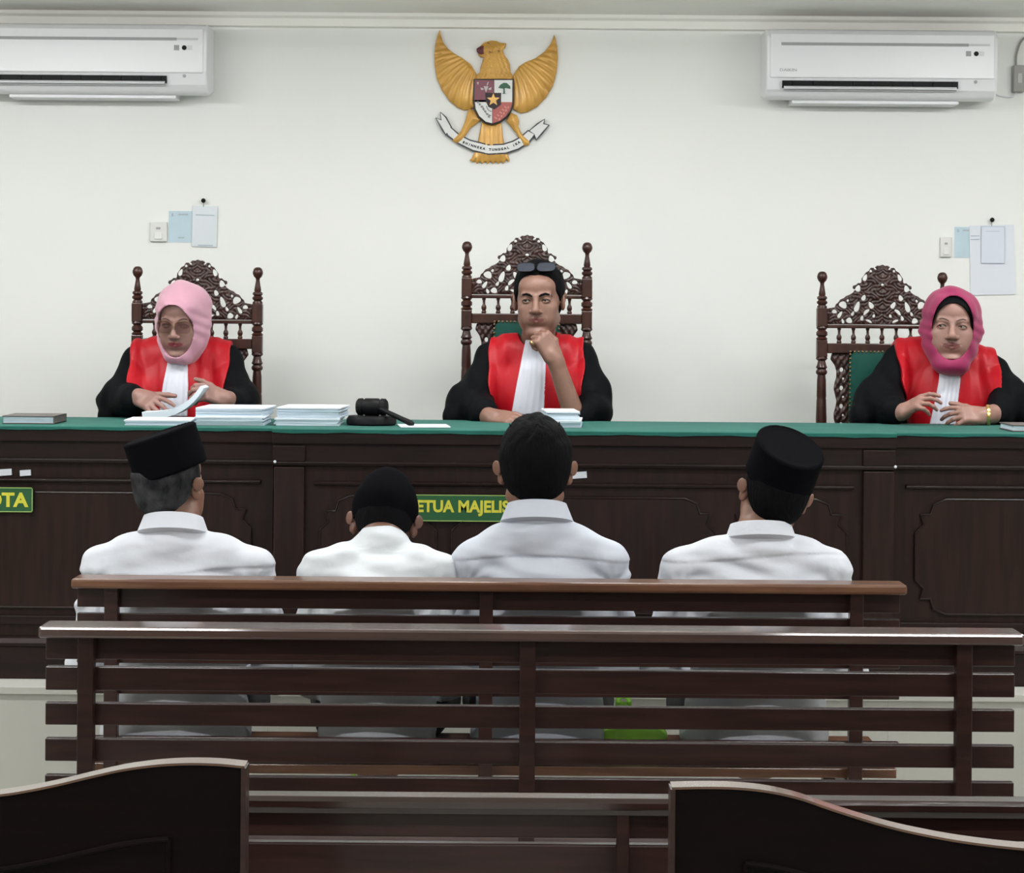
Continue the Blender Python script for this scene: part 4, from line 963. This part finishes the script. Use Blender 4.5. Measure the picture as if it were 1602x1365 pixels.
    def bandpost(D, X, Yg, Z):
        D = D + .0045 * wav(X, Yg, Z, (34, 22, 9), 3) - .002
        fold = .0060 * wav(X, Yg, Z, (70, 10, 9), 11 + int(cx * 10) % 7) + .003 * np.abs(np.sin((X - cx) * 48))
        sh = np.maximum(D - .0105 - fold, -(D + .004))
        q = Z - zs; f = lambda i: np.interp(q, bz, [b[i] for b in band])
        u = X - cx + .0025 * np.sin(Z * 60)
        m = np.minimum(np.maximum(-f(1) * 1.0 + u, -f(2) - u) if False else np.maximum(u + f(1), -(u + f(2))), np.maximum(-(u - f(3)), u - f(4)))
        zc = np.maximum(bz[0] + zs - Z, Yg - (Y + .06))
        neckcut = Ell((nb[0], nb[1] - .02, nb[2] + .045), (.064, .088, .062)).d(X, Yg, Z)
        return np.maximum(np.maximum(np.maximum(sh, m), zc), -neckcut)
    lo = np.array([cx - g['hw'] - .05, Y - .19, zs + bz[0] - .02]); hi = np.array([cx + g['hw'] + .05, Y + .09, zs + .13])
    solid('red_band', [(T + [sleeves[0], sleeves[len(g['armL']['sleeve'])]], .0032, (lo, hi))], M_red, r, post=bandpost)
    # --- pleated white jabot
    jb = g['jabot']; jp = [wp(x0, y0, Y)[[0, 2]].tolist() + [(x1 - x0) * Y / F] for x0, x1, y0 in jb]   # left x, z, width
    jz = [p[1] for p in jp][::-1]; jl = [p[0] for p in jp][::-1]; jw = [p[2] for p in jp][::-1]
    def jpost(D, X, Yg, Z):
        D = D + .0045 * wav(X, Yg, Z, (34, 22, 9), 3) - .002
        l = np.interp(Z, jz, jl); w_ = np.interp(Z, jz, jw); u = (X - l) / w_
        pl = .0028 * np.abs(((u * 5) % 1) - .5) * 2 + .006 * (1 - (2 * u - 1) ** 2)
        sh = np.maximum(D - .015 - pl, -(D - .003))
        return np.maximum(np.maximum(sh, np.maximum(-u, u - 1) * .06), np.maximum(np.maximum(Z - jz[-1], jz[0] - Z), Yg - (Y - .01)))
    lo = np.array([min(jl) - .02, Y - .20, jz[0] - .01]); hi = np.array([max(jl) + max(jw) + .02, Y, jz[-1] + .012])
    solid('jabot', [(T + [A(Cone(nb + [0, -.045, -.03], npnt + [0, -.035, -.01], .03, .03), .03)], .0027, (lo, hi))], M_white, r, post=jpost)
    for s in (-1, 1):
        MB().rbox((cx + s * .11, Y - .46, PLAT + .035), (.042, .11, .035)).build('shoe', M_dark, r, bevel=.02)
    return r, R, t, k, ho, T, nb, npnt, cx, Y, zs
def scarf(r, R, t, k, m, nb, op=(0, -.02, .055, .078), grow=.014, m_in=None, in_op=None, name='headscarf', drape=None, wd=1.0, bunch=1):
    base = [A(Ell((0, .018, .034), (.078 * wd, .094, .090)), .01), A(Ell((0, .010, -.004), (.0855 * wd, .050, .048)), .01), A(Ell((0, -.050, .050), (.058, .045, .043)), .02), A(Ell((0, -.022, -.03), (.066 * wd, .062, .078)), .03), A(Cone((-.050 * wd, -.004, -.058), (-.020, -.058, -.098), .021, .019), .02), A(Cone((.050 * wd, -.004, -.058), (.020, -.058, -.098), .021, .019), .02), A(Ell((0, -.050 + (bunch < .5) * .05, -.116 + (bunch < .5) * .014), (.046, .036, .016)), .02), A(Cone((0, .02, -.04), (0, .025, -.10), .056, .052), .03)]
    def mk(nm, g_, o, mt, dr):
        ops = TT(GR(base, g_), R, t, k) + [A(Cone(R @ np.array([0, -.01, -.07]) * k + t, nb + [0, -.005, -.005], .050 + g_ * .4, .060), .03)] + (dr or [])
        cut = Ecyl((0, -.14, 0), o[2], o[3], .108, .004, rotx(PI / 2)).T(np.eye(3), np.array([o[0], 0, o[1]])).T(R, t, k)
        def post(D, X, Yg, Z):
            D = D + .0045 * wav(X, Yg, Z, (42, 30, 26), 5) + .0015 * np.sin(X * 90 + Z * 120 + 3 * np.sin(Z * 30))
            return np.maximum(D, -cut.d(X, Yg, Z))
        return solid(nm, [(ops, .0028)], mt, r, post=post)
    if m_in: mk('inner_cap', grow * .45, in_op, m_in, None)
    return mk(name, grow, op, m, drape)
def hairpiece(r, R, t, k, m, g_=.010, line=(1.0, 0.0), spike=.002, seed=1, name='hair', wide=1.0, top=0.0, nape=.085, under=None):
    ops = TT([A(Ell((0, .020, .036), (.076 * wide + g_, .092 + g_, .086 + g_ + top)), .01), A(Ell((0, .045, -.02), (.058 * wide + g_ * .6, .050 + g_ * .6, .055 + (nape - .085))), .03)], R, t, k)
    nape_ = nape
    def post(D, X, Yg, Z):
        x = X - t[0]; y = Yg - t[1]; z = Z - t[2]
        lx = (R[0, 0] * x + R[1, 0] * y + R[2, 0] * z) / k; ly = (R[0, 1] * x + R[1, 1] * y + R[2, 1] * z) / k; lz = (R[0, 2] * x + R[1, 2] * y + R[2, 2] * z) / k
        D = D - spike * wav(lx, ly, lz, (95, 95, 60), seed) * np.clip(.4 + lz * 8, .25, 1.3)
        cut = -(lz + line[0] * ly - line[1] + .18 * np.abs(lx) * (ly < 0)) * .7 + .0015 * np.sin(lx * 300)
        nape = -(lz + nape_ - .2 * np.abs(lx)) 
        ear = Ell((0, .004, -.006), (.2, .017, .026)).d(lx, ly, lz)
        D = np.maximum(np.maximum(np.maximum(D, cut), nape), -ear)
        if under is not None:
            c_, R_, h_ = under; D = np.maximum(D, R_[0, 2] * (X - c_[0]) + R_[1, 2] * (Yg - c_[1]) + R_[2, 2] * (Z - c_[2]) + h_ - .034)
        return D
    return solid(name, [(ops, .0028)], m, r, post=post)
def ringsweep(mb, c, prof, R=None, a0=-2.6, a1=2.6, n=40, ry=1.05, drop=.02, back=1):
    """collar: profile (radius,z) swept round the neck; angle 0 at the back (+y*back)"""
    R = np.eye(3) if R is None else R; V = []; m = len(prof); Fc = []
    for i in range(n + 1):
        a = a0 + (a1 - a0) * i / n; dz = -drop * (1 - math.cos(a)) / 2
        for rr, z in prof: V.append(np.asarray(c) + R @ np.array([rr * math.sin(a), back * rr * ry * math.cos(a), z + dz]))
    for i in range(n):
        for j in range(m): p = i * m + j; q = i * m + (j + 1) % m; Fc.append((p, q, q + m, p + m))
    Fc += [tuple(range(m)), tuple(n * m + j for j in range(m))[::-1]]
    return mb.raw(V, Fc)
SK1 = skin('skin_left_judge', (.40, .215, .175)); SK2 = skin('skin_middle_judge', (.34, .175, .125)); SK3 = skin('skin_right_judge', (.44, .235, .185))
# ---- middle judge
J = judge(dict(cx=840, ysh=562, hw=.142, fem=False, skin=SK2, lip=M_lip, head=(843, 471, 7.085, -.12, .06, -.02), k=1.0, wide=.99, nose=1.12, gaze=(-.15, 0), bl=-.002, bth=1.3,
    label='man in black and red robe in the middle, fist raised to his chin',
    armL=dict(elbow=(725, 640, 7.05), wrist=(768, 652, 6.88), d=(.75, -.55, -.05), n=(-.15, -.45, .85), curl=(.5, .6, .4), sleeve=[('S', (738, 630, 7.06), .050, .060), ((735, 632, 7.06), (756, 645, 6.93), .070, .048), ((730, 640, 7.05), (712, 652, 7.02), .066, .040)]),
    armR=dict(elbow=(895, 640, 6.97), wrist=(868, 562, 6.945), bare=True, d=(-.52, -.10, .85), n=(.45, -.85, .25), curl=(1.35, 1.45, .9), spread=.02, tc=1.2, hk=.95,
              sleeve=[('S', (926, 612, 7.08), .050, .058), ((926, 615, 7.08), (938, 645, 7.04), .060, .046), ((926, 640, 7.0), (900, 660, 6.97), .050, .034)]),
    band=[(-.30, .00, .140, .0, .10), (-.18, .00, .148, .0, .128), (-.06, .00, .158, .0, .150), (.0, .0, .160, .0, .154), (.12, .03, .150, .03, .150)],
    jabot=[(822, 849, 531), (815, 853, 565), (808, 853, 600), (800, 850, 645)]))
r, R, t, k, ho = J[:5]
hairpiece(r, R, t, k, M_hair, g_=.008, line=(1.15, -.004), spike=.0030, top=.008)
mb = ringsweep(MB(), J[6] + np.array([0, -.004, -.004]), [(.058, -.015), (.056, .026), (.060, .028), (.066, -.015)], a0=-2.75, a1=2.75, drop=.030); mb.build('shirt_collar', M_white, r, smooth=True)
mb = ringsweep(MB(), J[6] + np.array([0, -.002, -.012]), [(.066, -.02), (.064, .022), (.070, .024), (.080, -.02)], a0=-2.3, a1=2.3, drop=.035); mb.build('robe_collar', M_black, r, smooth=True)
def lens_frame(r, R, t, k, c, hw, hh, mL, mF, tilt=0.0, temples=True, nm='eyeglasses'):
    tf = lambda p: R @ np.asarray(p, float) * k + t
    g_ = root(nm, tuple(tf((0, c[1], c[2]))), None, None); g_.parent = r; g_.matrix_parent_inverse = wm(r).inverted()
    for s in (-1, 1):
        pts = []
        for i in range(25):
            a = 2 * PI * i / 24; ca, sa = math.cos(a), math.sin(a); e = .62
            x = math.copysign(abs(ca) ** e, ca) * hw; z = math.copysign(abs(sa) ** e, sa) * hh
            pts.append(tf(np.array([s * c[0] + x, c[1] + z * math.sin(tilt) + abs(x + s * c[0]) * .18 - .004, c[2] + z * math.cos(tilt)])))
        MB().tube(pts, .0010 * k, 6).build('rim', mF, g_, smooth=True)
        n = 24; V = pts[:24] + [p + R @ np.array([0, .0012, 0]) for p in pts[:24]]
        MB().raw(V, [tuple(range(23, -1, -1)), tuple(range(24, 48))] + [(i, (i + 1) % 24, (i + 1) % 24 + 24, i + 24) for i in range(24)]).build('lens', mL, g_)
        if temples: MB().tube([tf((s * (c[0] + hw), c[1] + .012, c[2] + hh * .5)), tf((s * .079, -.03, c[2] + .008)), tf((s * .084, .01, c[2] + .004))], .0012).build('temple', mF, g_)
    MB().tube([tf((-(c[0] - hw), c[1] - .001, c[2] + .004)), tf((0, c[1] - .005, c[2] + .007)), tf((c[0] - hw, c[1] - .001, c[2] + .004))], .0012).build('bridge', mF, g_)
    return g_
M_lensd = mat('dark_lens', (.03, .035, .05), rough=.08, coat=1.0)
M_lensb = mat('brown_tinted_lens', (.10, .035, .03), rough=.12, alpha=.34)
lens_frame(r, R, t, k, (.033, -.066, .114), .029, .019, M_lensd, M_dark, tilt=.75, temples=False)
fw = wp(*(868, 562, 6.945))
# finger ring
MB().lathe([(.0098, -.002), (.0108, 0), (.0098, .002)], wp(832, 536, 6.90), 14, roty(.9)).build('ring', M_brass, r, smooth=True)
# ---- left judge
J = judge(dict(cx=286, ysh=566, hw=.142, fem=True, skin=SK1, lip=M_lipr, head=(285, 503, 7.085, -.14, .22, .02), k=.98, wide=.98, gaze=(-.1, -.6), brow=mat('soft_brow', (.03, .015, .012)), bth=.6,
    label='woman in pale pink headscarf and tinted glasses holding papers, left judge',
    armL=dict(elbow=(183, 640, 7.05), wrist=(218, 621, 6.90), d=(.66, -.70, -.22), n=(-.35, -.60, .70), each=[(.2, .35, .3), (.45, .45, .3), (.5, .5, .3), (.55, .5, .3)], spread=.14, tc=.1, hk=.88,
              sleeve=[('S', (192, 622, 7.06), .050, .060), ((190, 626, 7.06), (208, 628, 6.93), .060, .050), ((180, 636, 7.05), (172, 650, 7.03), .062, .040)]),
    armR=dict(elbow=(385, 634, 7.05), wrist=(352, 624, 6.90), d=(-.75, -.55, .30), n=(.30, -.75, .55), curl=(.75, .8, .5), spread=.05, tc=.3, hk=.88,
              sleeve=[('S', (374, 622, 7.06), .048, .052), ((374, 625, 7.06), (360, 630, 6.95), .054, .046), ((380, 632, 7.05), (388, 645, 7.03), .055, .035)]),
    band=[(-.30, .00, .10, .0, .12), (-.15, .00, .142, .0, .135), (-.05, .00, .160, .0, .160), (.06, .03, .164, .03, .164), (.12, .03, .150, .03, .150)],
    jabot=[(271, 297, 551), (268, 301, 575), (264, 303, 600), (258, 302, 648)]))
r, R, t, k, ho = J[:5]
M_pink = mat('pale_pink_scarf', (.50, .255, .33), rough=.7, sheen=.3, bump=.08, bscale=40)
scarf(r, R, t, k, M_pink, J[6], op=(-.004, -.012, .062, .090), grow=.012, bunch=0, drape=[A(Cone(wp(310, 480, 7.10), wp(313, 530, 7.08), .026, .014), .03)])
lens_frame(r, R, t, k, (.031, -.1015, .003), .0265, .0215, M_lensb, mat('dull_gold', (.25, .16, .08), rough=.3, metal=.6), temples=False)
# papers she is lifting
def curved_papers(pts, y0, y1, th, label):
    P = [wp(px, py, (y0 + y1) / 2) for px, py in pts]; P = bez([(p[0], p[2]) for p in P], 6)
    r_ = root('paper_sheaf', (P[0][0], (y0 + y1) / 2, min(p[1] for p in P)), label, 'papers')
    V = []; Fc = []; n = len(P)
    for i, p in enumerate(P):
        d = P[min(i + 1, n - 1)] - P[max(i - 1, 0)]; d = d / np.hypot(*d); nn = np.array([-d[1], d[0]])
        for yy, s in ((y0, 0), (y1, 0), (y1, 1), (y0, 1)): q = p + nn * th * s * (1 - .5 * i / n); V.append((q[0], yy, q[1]))
    for i in range(n - 1):
        for j in range(4): a = i * 4 + j; b = i * 4 + (j + 1) % 4; Fc.append((a, b, b + 4, a + 4))
    Fc += [(0, 1, 2, 3), tuple((n - 1) * 4 + j for j in (3, 2, 1, 0))]
    MB().raw(V, Fc).build('sheets', M_papers2, r_)
    return r_
M_papers2 = mat('sheaf_edges', (.62, .68, .74), rough=.85)
curved_papers([(228, 655), (250, 653), (275, 648), (296, 637), (312, 622), (323, 606)], 6.74, 6.86, .024, 'curved sheaf of papers lifted in the left judge\'s hands')
# ---- right judge
J = judge(dict(cx=1478, ysh=570, hw=.145, dip=(.010, -.02), fem=True, skin=SK3, lip=M_lip, smile=.005, mw=1.18, head=(1488, 514, 7.085, -.16, -.02, .04), k=1.03, wide=1.08, nose=1.15, gaze=(-.35, -.05), brow=mat('soft_brow', (.03, .015, .012)), bth=.6,
    label='smiling woman in magenta headscarf and red and black robe, right judge',
    armL=dict(elbow=(1362, 645, 7.03), wrist=(1412, 644, 6.90), d=(.55, -.62, .42), n=(-.35, -.50, .75), each=[(.35, .45, .3), (.5, .5, .4), (.65, .6, .4), (.8, .7, .4)], spread=.10, tc=.2, hk=.86,
              sleeve=[('S', (1378, 618, 7.05), .050, .066), ((1375, 625, 7.05), (1395, 642, 6.94), .070, .050), ((1365, 635, 7.04), (1352, 650, 7.02), .064, .045)]),
    armR=dict(elbow=(1598, 640, 7.05), wrist=(1540, 650, 6.90), d=(-.95, -.25, .05), n=(.02, -.75, .62), each=[(.25, .3, .3), (.45, .45, .4), (.5, .5, .4), (.6, .5, .4)], spread=.10, tc=.15, hk=.88,
              sleeve=[('S', (1580, 622, 7.06), .050, .056), ((1580, 625, 7.06), (1562, 648, 6.96), .062, .046), ((1590, 636, 7.05), (1600, 650, 7.03), .06, .042)]),
    band=[(-.30, .00, .11, .0, .13), (-.17, .00, .135, .0, .145), (-.05, .00, .165, .0, .160), (.06, .03, .170, .03, .165), (.12, .03, .150, .03, .150)],
    jabot=[(1463, 1491, 563), (1459, 1492, 590), (1452, 1487, 620), (1442, 1482, 668)]))
r, R, t, k, ho = J[:5]
M_mag = mat('magenta_scarf', (.28, .008, .075), rough=.65, sheen=.15, bump=.08, bscale=40)
scarf(r, R, t, k, M_mag, J[6], op=(.002, .002, .0640, .101), grow=.013, m_in=M_black, in_op=(.0, -.010, .0605, .090), wd=1.05)
w_ = wp(1545, 650, 6.905)
wr = MB().lathe([(.033, -.006), (.036, -.004), (.036, .004), (.033, .006)], w_, 24, roty(PI / 2) @ rotx(.1)); wr.build('wrist_watch', M_brass, r, smooth=True)
# ================================================================== the four seated people
def sitter(g):
    Y = g.get('Y', 5.485); cx = wp(g['cx'], 850, Y)[0]; zs = wp(g['cx'], g['ysh'], Y)[2]; zseat = .395; sk = g['skin']; hw = g['hw']
    r = person((cx, Y, 0), g['label'], 'people in white shirts on the front bench')
    R, t = place_head(*g['head']); k = g.get('k', 1.0); ho = head_ops(wide=g.get('wide', 1.0), ear=.010); H = TT(ho, R, t, k)
    nb = np.array([wp(g['neck'][0], g['neck'][1], g['neck'][2])]).ravel(); npnt = R @ np.array([0, .025, -.06]) * k + t
    neck = [A(Cone(npnt, nb, .054, .062), .02)]
    T, LS, RS = torso_ops(cx, Y, zs, zseat, hw, g.get('dip', (0, 0)), depth=.118, neck=nb + [0, 0, -.035])
    el = [np.array([cx - hw - g.get('eo', .035), Y + .05, zs - .27]), np.array([cx + hw + g.get('eo', .035), Y + .05, zs - .27])]
    wr = [np.array([cx - .10, Y + .27, zseat + .20]), np.array([cx + .10, Y + .27, zseat + .20])]
    arms = []
    hands = []
    for i, sh in enumerate((LS, RS)):
        arms += [A(Cone(sh, el[i], .046, .052), .03), A(Cone(el[i], wr[i], .047, .036), .02)]
        s = -1 if i == 0 else 1
        hands.append(([A(Cone(el[i] * .3 + wr[i] * .7, wr[i], .030, .026), .01)] + hand_ops(wr[i], (-s * .35, .9, -.35), (0, .3, .95), s), .004))
    lo, hi = t - .19, t + .19
    solid('body', [(H + neck, .003, (lo, hi)), (GR(T, -.03) + neck + GR(arms, -.02), .012)] + hands, [sk], r)
    if g.get('face', 1): face_parts(r, R, t, k, ho)
    m = g['shirt']; zy = zs + g.get('yoke', -.07) + .095; yb = g.get('yb', 0)
    fold = g.get('fold', .0045); sd = g.get('seed', 1)
    def post(D, X, Yg, Z):
        D = D + fold * 1.0 * wav(X, Yg, Z, (22, 10, 60), sd) + fold * 1.0 * wav(X + Z * .8, Yg, Z - X * .5, (40, 12, 16), sd + 9) * np.clip((zs + .02 - Z) * 8, 0, 1)
        a = np.clip((Z - (zy + .012 * np.sin(X * 9 + 1))) / .003, -1, 1) * .0016
        D = D - a * (Yg < Y)
        D = D - .0012 * np.exp(-((np.abs(X - cx) - hw * .93) / .004) ** 2) * (Z < zs + .03)
        for s_ in (-1, 1):
            ax0, az0 = cx + s_ * hw * 1.05, zs - .05; rr = np.hypot(X - ax0, Z - az0); an = np.arctan2(Z - az0, -(X - ax0) * s_)
            D = D + .0055 * np.sin(an * 8 + sd * s_ + rr * 20) * np.exp(-((rr - .075) / .055) ** 2) * (Yg < Y + .03) * np.clip((zs + .01 - Z) * 22, 0, 1)
        hz = (Z - zs + g.get('hz', .02) + .03 * np.sin((X - cx) * 7 + sd)) 
        D = D + .0050 * np.sin(hz * 105 + 2 * np.sin(X * 13 + sd)) * np.exp(-(hz / .05) ** 2) * np.exp(-((X - cx + .03) / .13) ** 2)
        D = D + .0022 * np.exp(-((Z - (zy + .012 * np.sin(X * 9 + 1))) / .0035) ** 2) * (Yg < Y)
        nc = Cone(npnt, nb, .054, .060).d(X, Yg, Z)
        return np.maximum(np.where((Z > nb[2] - .004) & g.get('ncut', True), np.maximum(D, -(nc - .002)), D), .398 - Z)
    shirt_ops = T + arms[:2] + arms[2:] + [A(Cone(nb + [0, -.01, -.05], nb + [0, -.0, -.0], .075, .056), .03), A(Ell((cx, Y, .44), (hw * .98, .15, .07)), .05)]
    if not g.get('ncut', True): shirt_ops = shirt_ops + [A(Ell(nb + [0, -.015, .0], (.062, .06, .042)), .03)]
    solid('shirt', [(shirt_ops, .004)], m, r, post=post)
    cr = g.get('collar', (.066, .082, .040)); CR = rotx(g.get('ctilt', -.15))
    if g.get('ncut', True): ringsweep(MB(), nb + [0, 0, g.get('cz', -.01)], [(cr[0] - .006, -.01), (cr[0] - .004, cr[2] - .003), (cr[0] - .001, cr[2]), (cr[0] + .003, cr[2] - .001), (cr[1] + .003, .001), (cr[1], -.002)], R=CR, a0=-2.7, a1=2.7, drop=.02, back=-1, n=48).build('shirt_collar', m, r, smooth=True)
    leg = []
    for s in (-1, 1):
        leg += [A(Cone((cx + s * .08, Y + .01, zseat + .085), (cx + s * .15, Y + .40, zseat + .075), .082, .062), .03), A(Cone((cx + s * .15, Y + .40, zseat + .07), (cx + s * .15, Y + .44, .10), .060, .046), .03)]
        MB().rbox((cx + s * .15, Y + .48, .04), (.045, .125, .04)).build('shoe', M_dark, r, bevel=.022)
    def tpost(D, X, Yg, Z): return np.maximum(D + .003 * wav(X, Yg, Z, (20, 20, 20), 2), .3965 - Z + 10 * (Yg > Y + .33) )
    solid('trousers', [(leg, .007)], M_trouser, r, post=tpost)
    return r, R, t, k, H, cx, Y, zs
SKd = skin('skin_seated', (.33, .165, .11)); SKd2 = skin('skin_seated_darker', (.27, .13, .09))
# grey-haired man with a tall flat cap
q = sitter(dict(cx=279, ysh=888, hw=.190, eo=.05, neck=(271, 822, 5.50), head=(266, 764, 5.53, PI - .38, .02, .06), k=1.0, skin=SKd, shirt=M_shirt, seed=2, yoke=-.10,
    label='grey-haired person in white shirt and tall tilted black cap, far left of the bench', collar=(.072, .087, .042), dip=(.0, -.0)))
r, R, t, k = q[:4]
def peci(r, c, R_, rx=.086, ry=.104, h=.047, taper=.0, rd=.010, dent=.010):
    o = [A(Ecyl(c, rx, ry, h, rd, R_, taper), .01)]; ax_ = R_[:, 2]
    def post(D, X, Yg, Z):
        x, y, z = X - c[0], Yg - c[1], Z - c[2]; a = R_[0, 0] * x + R_[1, 0] * y + R_[2, 0] * z; b = R_[0, 1] * x + R_[1, 1] * y + R_[2, 1] * z; cc = R_[0, 2] * x + R_[1, 2] * y + R_[2, 2] * z
        rho = np.sqrt((a / rx) ** 2 + (b / ry) ** 2)
        D = np.maximum(D, np.minimum((cc - h + dent * np.clip(1.1 - (a / rx) ** 2 * 1.2, 0, 1)), 1 * (rho < .90)))
        D = D - .0016 * np.exp(-((cc - h + .006) / .003) ** 2) * (rho > .8)
        return np.maximum(D, (rho - .93) * -1 * rx * (cc < -h + .01) - .0 - 1 * (cc >= -h + .01))
    ob = solid('cap', [(o, .0028)], M_cap, r, post=post); return ob
Rp = roty(-.32) @ rotx(.05) @ rotz(PI - .38)
pc = R @ np.array([0, .020, .088]) * k + t + [.002, 0, .004]
peci(r, pc, Rp, rx=.089, ry=.109, h=.054, dent=.005)
hairpiece(r, R, t, k, M_hairg, g_=.007, line=(.9, 0.0), spike=.0012, seed=3, under=(pc, Rp, .054))
# bowed person with a rounded cap
q = sitter(dict(cx=594, ysh=898, hw=.152, ncut=False, neck=(597, 850, 5.56), head=(601, 822, 5.64, PI, .50, -.06), k=.98, skin=SKd2, shirt=M_shirt2, seed=5, yoke=-.30, fold=.006, eo=.02,
    label='person with bowed head in round black cap and bright white shirt, second from left', collar=(.060, .078, .026), ctilt=-.7, cz=-.006))
r, R, t, k = q[:4]
hairpiece(r, R, t, k, M_hair, g_=.006, line=(.8, 0.0), spike=.001, seed=4, nape=.125)
cc = TT([A(Ell((0, .016, .040), (.0885, .106, .092)), .01), A(Ell((0, .022, .092), (.058, .070, .060)), .03)], R, t, k)
def cpost(D, X, Yg, Z):
    x = X - t[0]; y = Yg - t[1]; z = Z - t[2]; ly = (R[0, 1] * x + R[1, 1] * y + R[2, 1] * z) / k; lz = (R[0, 2] * x + R[1, 2] * y + R[2, 2] * z) / k
    return np.maximum(D, -(lz - .012 + .30 * ly))
solid('cap', [(cc, .003)], M_cap, r, post=cpost)
# bareheaded man
q = sitter(dict(cx=846, ysh=880, hw=.170, neck=(840, 804, 5.50), head=(837, 738, 5.53, PI + .03, .03, .0), k=1.06, skin=SKd, shirt=M_shirt3, seed=7, yoke=-.085, fold=.0035,
    label='bareheaded person with thick short black hair and pale shirt, third from left', collar=(.072, .090, .046), ctilt=-.12))
r, R, t, k = q[:4]
hairpiece(r, R, t, k, M_hair, g_=.012, line=(.9, 0.0), spike=.004, seed=6, top=.008)
tf = lambda p: R @ np.asarray(p, float) * k + t
mb = MB(); rnd = random.Random(5)
for i in range(60):
    a = rnd.uniform(-.055, .055); b = rnd.uniform(-.05, .06); z = .125 - a * a * 6 - (b - .02) ** 2 * 6
    p0 = tf((a, b, z)); dv = R @ np.array([rnd.uniform(-.010, .010), -.012, rnd.uniform(.010, .020)])
    mb.tube([p0, p0 + dv * .6, p0 + dv * 1.0 + [0, 0, -.002]], [.004, .003, .0006], 5)
mb.build('hair_tuft', M_hair, r)
# capped man, head tilted
q = sitter(dict(cx=1183, ysh=892, hw=.190, eo=.05, neck=(1190, 832, 5.50), head=(1210, 775, 5.53, PI + .16, -.05, -.22), k=1.0, skin=SKd, shirt=M_shirt, seed=12, yoke=-.06, fold=.005,
    label='person in white shirt and creased black cap, head tilted right, far right of the bench', collar=(.074, .086, .036), ctilt=-.1, cz=-.006))
r, R, t, k = q[:4]
Rp = R @ rotx(-.42) @ roty(.02)
pc = R @ np.array([0, .028, .088]) * k + t
peci(r, pc, Rp, rx=.088, ry=.108, h=.054, rd=.012, dent=.005)
hairpiece(r, R, t, k, M_hair, g_=.007, line=(.9, 0.0), spike=.001, seed=8, under=(pc, Rp, .054))
# ================================================================== bags
def bag(c, sz, seed, label, m, g_=None):
    r_ = root('plastic_bag', (c[0], c[1], c[2]), label, 'bag', g_)
    c = np.asarray(c)
    o = [A(Ell(c + [0, 0, sz[2] * .42], (sz[0], sz[1], sz[2] * .45)), .02), A(Cone(c + [-sz[0] * .25, 0, sz[2] * .7], c + [-sz[0] * .3, 0, sz[2] * 1.05], sz[0] * .35, sz[0] * .2), .03)]
    def post(D, X, Yg, Z): return np.maximum(D + .008 * wav(X, Yg, Z, (60, 50, 55), seed), c[2] + .0015 - Z)
    solid('bag_body', [(o, .004)], m, r_, post=post)
    MB().tube(bez([c + [-sz[0] * .45, 0, sz[2] * .95], c + [-sz[0] * .4, 0, sz[2] * 1.25], c + [-sz[0] * .15, 0, sz[2] * 1.25], c + [-sz[0] * .1, 0, sz[2] * .95]]), .006, 6).build('handle', m, r_)
M_bagg = mat('lime_plastic', (.45, .95, .12), rough=.25, bump=.3, bscale=30)
M_bagw = mat('pale_plastic', (.38, .40, .36), rough=.4, bump=.3, bscale=30)
a = wp(990, 1172, 5.47); bag((a[0], 5.47, .396), (.090, .05, .115), 3, 'lime green plastic bag on the bench between the two people on the right', M_bagg)
a = wp(575, 1230, 5.55); bag((a[0], 5.55, .001), (.09, .09, .26), 4, 'small green and pale plastic bag on the floor under the front bench', M_bagg)
